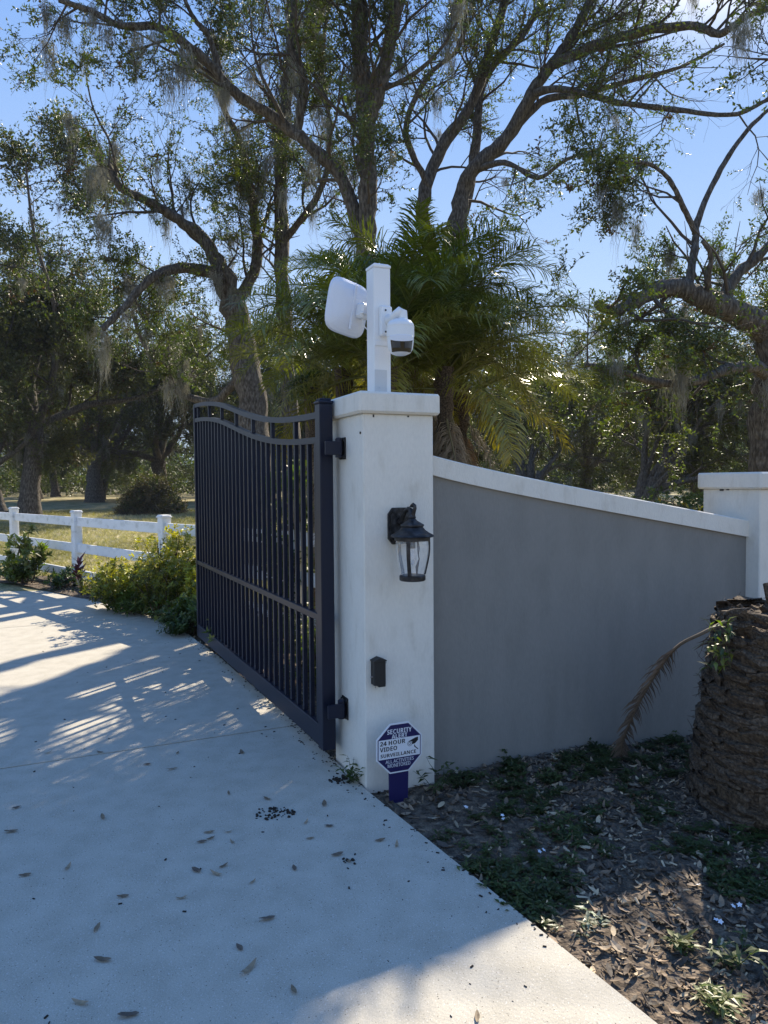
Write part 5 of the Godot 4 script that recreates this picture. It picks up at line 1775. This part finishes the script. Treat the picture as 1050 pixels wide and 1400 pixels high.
	# left: the mossy oak behind the gate
	root = thing("oak_tree", "gnarled mossy oak behind the open gate with limbs reaching left", "tree")
	T = Tree3.new(47)
	T.leafy = 0.46
	T.spray_scale = 1.1
	T.clump = 1.1
	T.moss_p = 0.12
	T.gaps = sun_gaps()
	T.moss_scale = 1.25
	base = spot(352, 760, 14.04) * Vector3(1, 0, 1)
	limb(T, root, "trunk", [base + Vector3(0, -0.2, 0), base + Vector3(0, 0.7, 0), spot(348, 590, 14.04), spot(336, 500, 14.04), spot(322, 430, 14.04), spot(303, 370, 13.923)], 0.38, 0.21, 1.2, 0.4, 1.3, 1.0)
	limb(T, root, "limb", [spot(305, 378, 13.923), spot(282, 332, 13.806), spot(250, 305, 13.572), spot(210, 280, 13.221), spot(165, 256, 12.87), spot(148, 226, 12.753)], 0.15, 0.05, 0.33, 0.1, 1.8, 1.0)
	limb(T, root, "limb", [spot(160, 252, 12.87), spot(152, 200, 12.636), spot(128, 150, 12.519), spot(118, 105, 12.402)], 0.03, 0.01, 0.3, 0.1, 1.1, 0.1)
	limb(T, root, "limb", [spot(300, 375, 13.923), spot(245, 366, 13.455), spot(205, 382, 13.104), spot(170, 420, 12.87), spot(140, 450, 12.753)], 0.12, 0.05, 0.35, 0.15, 1.1, 0.9)
	limb(T, root, "limb", [spot(336, 500, 14.04), spot(300, 545, 14.391), spot(262, 545, 14.625), spot(236, 528, 14.742), spot(212, 500, 14.859), spot(192, 460, 14.976), spot(180, 425, 15.093)], 0.10, 0.03, 0.35, 0.3, 1.2, 0.7)
	limb(T, root, "limb", [spot(318, 425, 14.04), spot(350, 360, 14.274), spot(345, 280, 14.391), spot(330, 200, 14.391), spot(300, 130, 14.391), spot(290, 40, 14.274)], 0.13, 0.04, 0.36, 0.1, 1.7, 0.7)
	limb(T, root, "trunk", [base + Vector3(0.5, -0.2, -0.3), spot(402, 640, 14.391), spot(392, 500, 14.391), spot(386, 400, 14.391), spot(384, 300, 14.391), spot(384, 200, 14.274), spot(394, 110, 14.157), spot(400, 20, 14.04), spot(396, -80, 14.04)], 0.19, 0.09, 0.42, 0.35, 1.6, 1.1)
	limb(T, root, "limb", [spot(386, 330, 14.391), spot(420, 290, 14.04), spot(445, 240, 13.806), spot(450, 170, 13.689), spot(440, 90, 13.689), spot(450, 0, 13.572)], 0.08, 0.03, 0.36, 0.1, 1.5, 0.8)
	finish(T, root, true)

func build_far_oaks() -> void:
	var wide := oak(101, "huge dark live oak at the left edge whose crown fills the upper left", 11.0, 6.0, 0.26, 1, 0.58)
	var slim := oak(102, "thin stemmed oak leaning at the left edge behind the first fence post", 9.0, 4.4, 0.2, 1, 0.25, 0.35)
	var multi := oak(103, "dark oak forking into four stems from the ground beyond the wall's low end", 6.6, 4.6, 0.2, 4, 0.15)
	var stout := oak(104, "stout single oak with the thickest trunk on the meadow", 8.5, 6.0, 0.42, 1, 0.22)
	# each: which, lateral, depth, turn, size, label
	var L := [
		[wide, -14.6, 30.0, 0.4, 1.45, ""],
		[slim, -15.4, 29.5, 2.0, 1.1, ""],
		[multi, 7.1, 21.0, 0.9, 1.0, ""],
		[stout, -17.0, 43.0, 1.3, 1.1, ""],
		[wide, -22.5, 47.0, 2.6, 1.2, "dense leafy live oak left of the gate whose low boughs hide the sky"],
		[slim, -18.6, 48.0, 0.5, 1.1, "slender mossy oak just right of the stoutest trunk on the meadow"],
		[stout, -14.2, 47.0, 3.0, 1.2, "broad mossy oak behind the vine covered stump"],
		[slim, -24.5, 52.0, 4.0, 1.3, "small far oak standing between the two leftmost trunks"],
		[wide, -9.3, 46.0, 1.0, 1.1, "mossy oak seen through the far end of the gate"],
		[stout, -5.6, 45.0, 4.4, 1.2, "broad oak seen through the middle of the gate's pickets"],
		[slim, -2.6, 41.0, 1.2, 1.3, "thin oak seen through the gate beside its hinge post"],
		[stout, 1.5, 42.0, 5.2, 1.15, "oak hidden behind the gate pillar and camera post"],
		[slim, 3.1, 26.0, 3.3, 0.9, "thin oak standing behind the palm stems"],
		[multi, 6.6, 33.0, 2.2, 1.2, "dim many stemmed oak right of the palm fronds"],
		[stout, 10.2, 37.0, 0.2, 0.85, "broad far oak between the palm and the four stemmed oak"],
		[multi, 12.9, 29.0, 4.1, 1.05, "many stemmed oak right of the four stemmed oak, above the end pillar"],
		[slim, 11.4, 23.5, 5.0, 0.95, "dark slim oak just left of the right edge trunk"],
		[stout, 18.5, 34.0, 2.9, 0.9, "broad oak behind the right edge trunk"],
		[wide, -26.0, 58.0, 3.5, 1.1, "far oak at the left end of the distant tree line"],
		[stout, -13.0, 57.0, 5.7, 1.2, "far oak in the distant tree line left of the gate"],
		[wide, -2.0, 52.0, 0.8, 1.0, "far oak in the distant tree line behind the gate pillar"],
		[wide, 9.5, 56.0, 2.2, 0.95, "far oak in the distant tree line right of the palms"],
		[stout, 20.5, 54.0, 1.1, 1.1, "far oak in the distant tree line above the end pillar's cap"],
	]
	var seen := {}
	for e in L:
		var o: Node3D = e[0]
		var at := P(e[1], e[2], ground_y(e[1], e[2]) - 0.05)
		if not seen.has(o):
			seen[o] = true
			o.position = at
			o.rotation.y = e[3]
			o.scale = Vector3.ONE * e[4]
		else: copy(o, "oak_tree", e[5], at, e[3], e[4])
	# the wood that closes the view
	var r := RandomNumberGenerator.new()
	r.seed = 8
	var w := Many.new()
	var g := Mb.new()
	for k in 110:
		var x := r.randf_range(-75, 75)
		var d := r.randf_range(66, 105)
		var y := ground_y(x, d)
		var h := r.randf_range(4.2, 6.8)
		var v := r.randf_range(0.6, 1.3)
		g.col = Color(v, v, v)
		g.tube(PackedVector3Array([P(x, d, y - 0.2), P(x + r.randf_range(-0.6, 0.6), d, y + h * 0.5), P(x + r.randf_range(-1.2, 1.2), d, y + h * 0.9)]), PackedFloat32Array([0.4, 0.28, 0.1]), 6, false)
		for q in 130:
			var e := rv(r)
			if e.length() > 1.0: continue
			var p := P(x + e.x * 5.0, d + e.z * 3.5, maxf(y + 0.3, y + h * 0.58 + e.y * h * 0.52))
			var u := r.randf_range(0.6, 1.25)
			w.put(along((e + rv(r) * 0.5 + Vector3.UP * 0.3).normalized(), r.randf() * 6.0, r.randf_range(2.0, 4.0), p), Color(0.12 * u, 0.128 * u, 0.06 * u))
	for k in 5200:
		var x := r.randf_range(-70, 70)
		var d := r.randf_range(58, 76)
		var u := r.randf_range(0.6, 1.3)
		w.put(along((rv(r) * 0.7 + Vector3.UP).normalized(), r.randf() * 6.0, r.randf_range(1.6, 3.4), P(x, d, ground_y(x, d) + pow(r.randf(), 1.4) * (2.6 + sin(x * 0.4) * 0.8 + sin(x * 1.1) * 0.5))), Color(0.14 * u, 0.14 * u, 0.065 * u))
	var woods := Node3D.new()
	woods.name = "distant_woods"
	add_child(woods)
	woods.set_meta("kind", "stuff")
	woods.set_meta("label", "far wood that closes off the view behind the meadow")
	woods.set_meta("category", "woods")
	obj("trunks", g.mesh(), M.bark, woods).set_meta("kind", "stuff")
	many("foliage", fine_spray_mesh[1], M.leaf, w, woods)

func _ready() -> void:
	var cam := Camera3D.new()
	cam.name = "camera"
	cam.fov = 69.98
	cam.near = 0.05
	cam.far = 700.0
	cam.position = cam_at
	cam.rotation = Vector3(-0.0400, 0, -0.0075)
	add_child(cam)
	cam.current = true
	cam_basis = Basis.from_euler(cam.rotation)
	var env := Environment.new()
	env.background_mode = Environment.BG_SKY
	var sky := Sky.new()
	var sm := ProceduralSkyMaterial.new()
	sm.sky_top_color = Color(0.25, 0.44, 0.70)
	sm.sky_horizon_color = Color(0.685, 0.75, 0.795)
	sm.sky_curve = 0.30
	sm.ground_horizon_color = Color(0.50, 0.52, 0.50)
	sm.ground_bottom_color = Color(0.30, 0.30, 0.27)
	sm.sun_angle_max = 90.0
	sm.sun_curve = 0.03
	sky.sky_material = sm
	env.sky = sky
	env.background_energy_multiplier = 1.0
	env.tonemap_mode = Environment.TONE_MAPPER_LINEAR
	env.tonemap_exposure = 2.0
	env.sdfgi_enabled = true
	env.ssao_enabled = true
	env.ssil_enabled = true
	env.fog_enabled = true
	env.fog_density = 0.0004
	env.fog_light_color = Color(0.86, 0.90, 0.97)
	var we := WorldEnvironment.new()
	we.name = "world_environment"
	we.environment = env
	add_child(we)
	var sun := DirectionalLight3D.new()
	sun.name = "sun"
	sun.light_color = Color(1.0, 0.95, 0.86)
	sun.light_energy = 1.6
	sun.light_angular_distance = 0.5
	sun.shadow_enabled = true
	sun.basis = Basis.looking_at(-SUN.normalized(), Vector3.UP)
	add_child(sun)
	build_materials()
	make_sprays()
	build_ground()
	build_driveway()
	build_bed()
	build_walls()
	build_gate()
	build_fence()
	build_near_oaks()
	build_far_oaks()
	palm_clump()
	build_shrubs()
	build_post_and_devices()
	build_lantern()
	build_box_and_sign()
	build_stump()
	build_fallen_leaves()
	build_ground_cover()
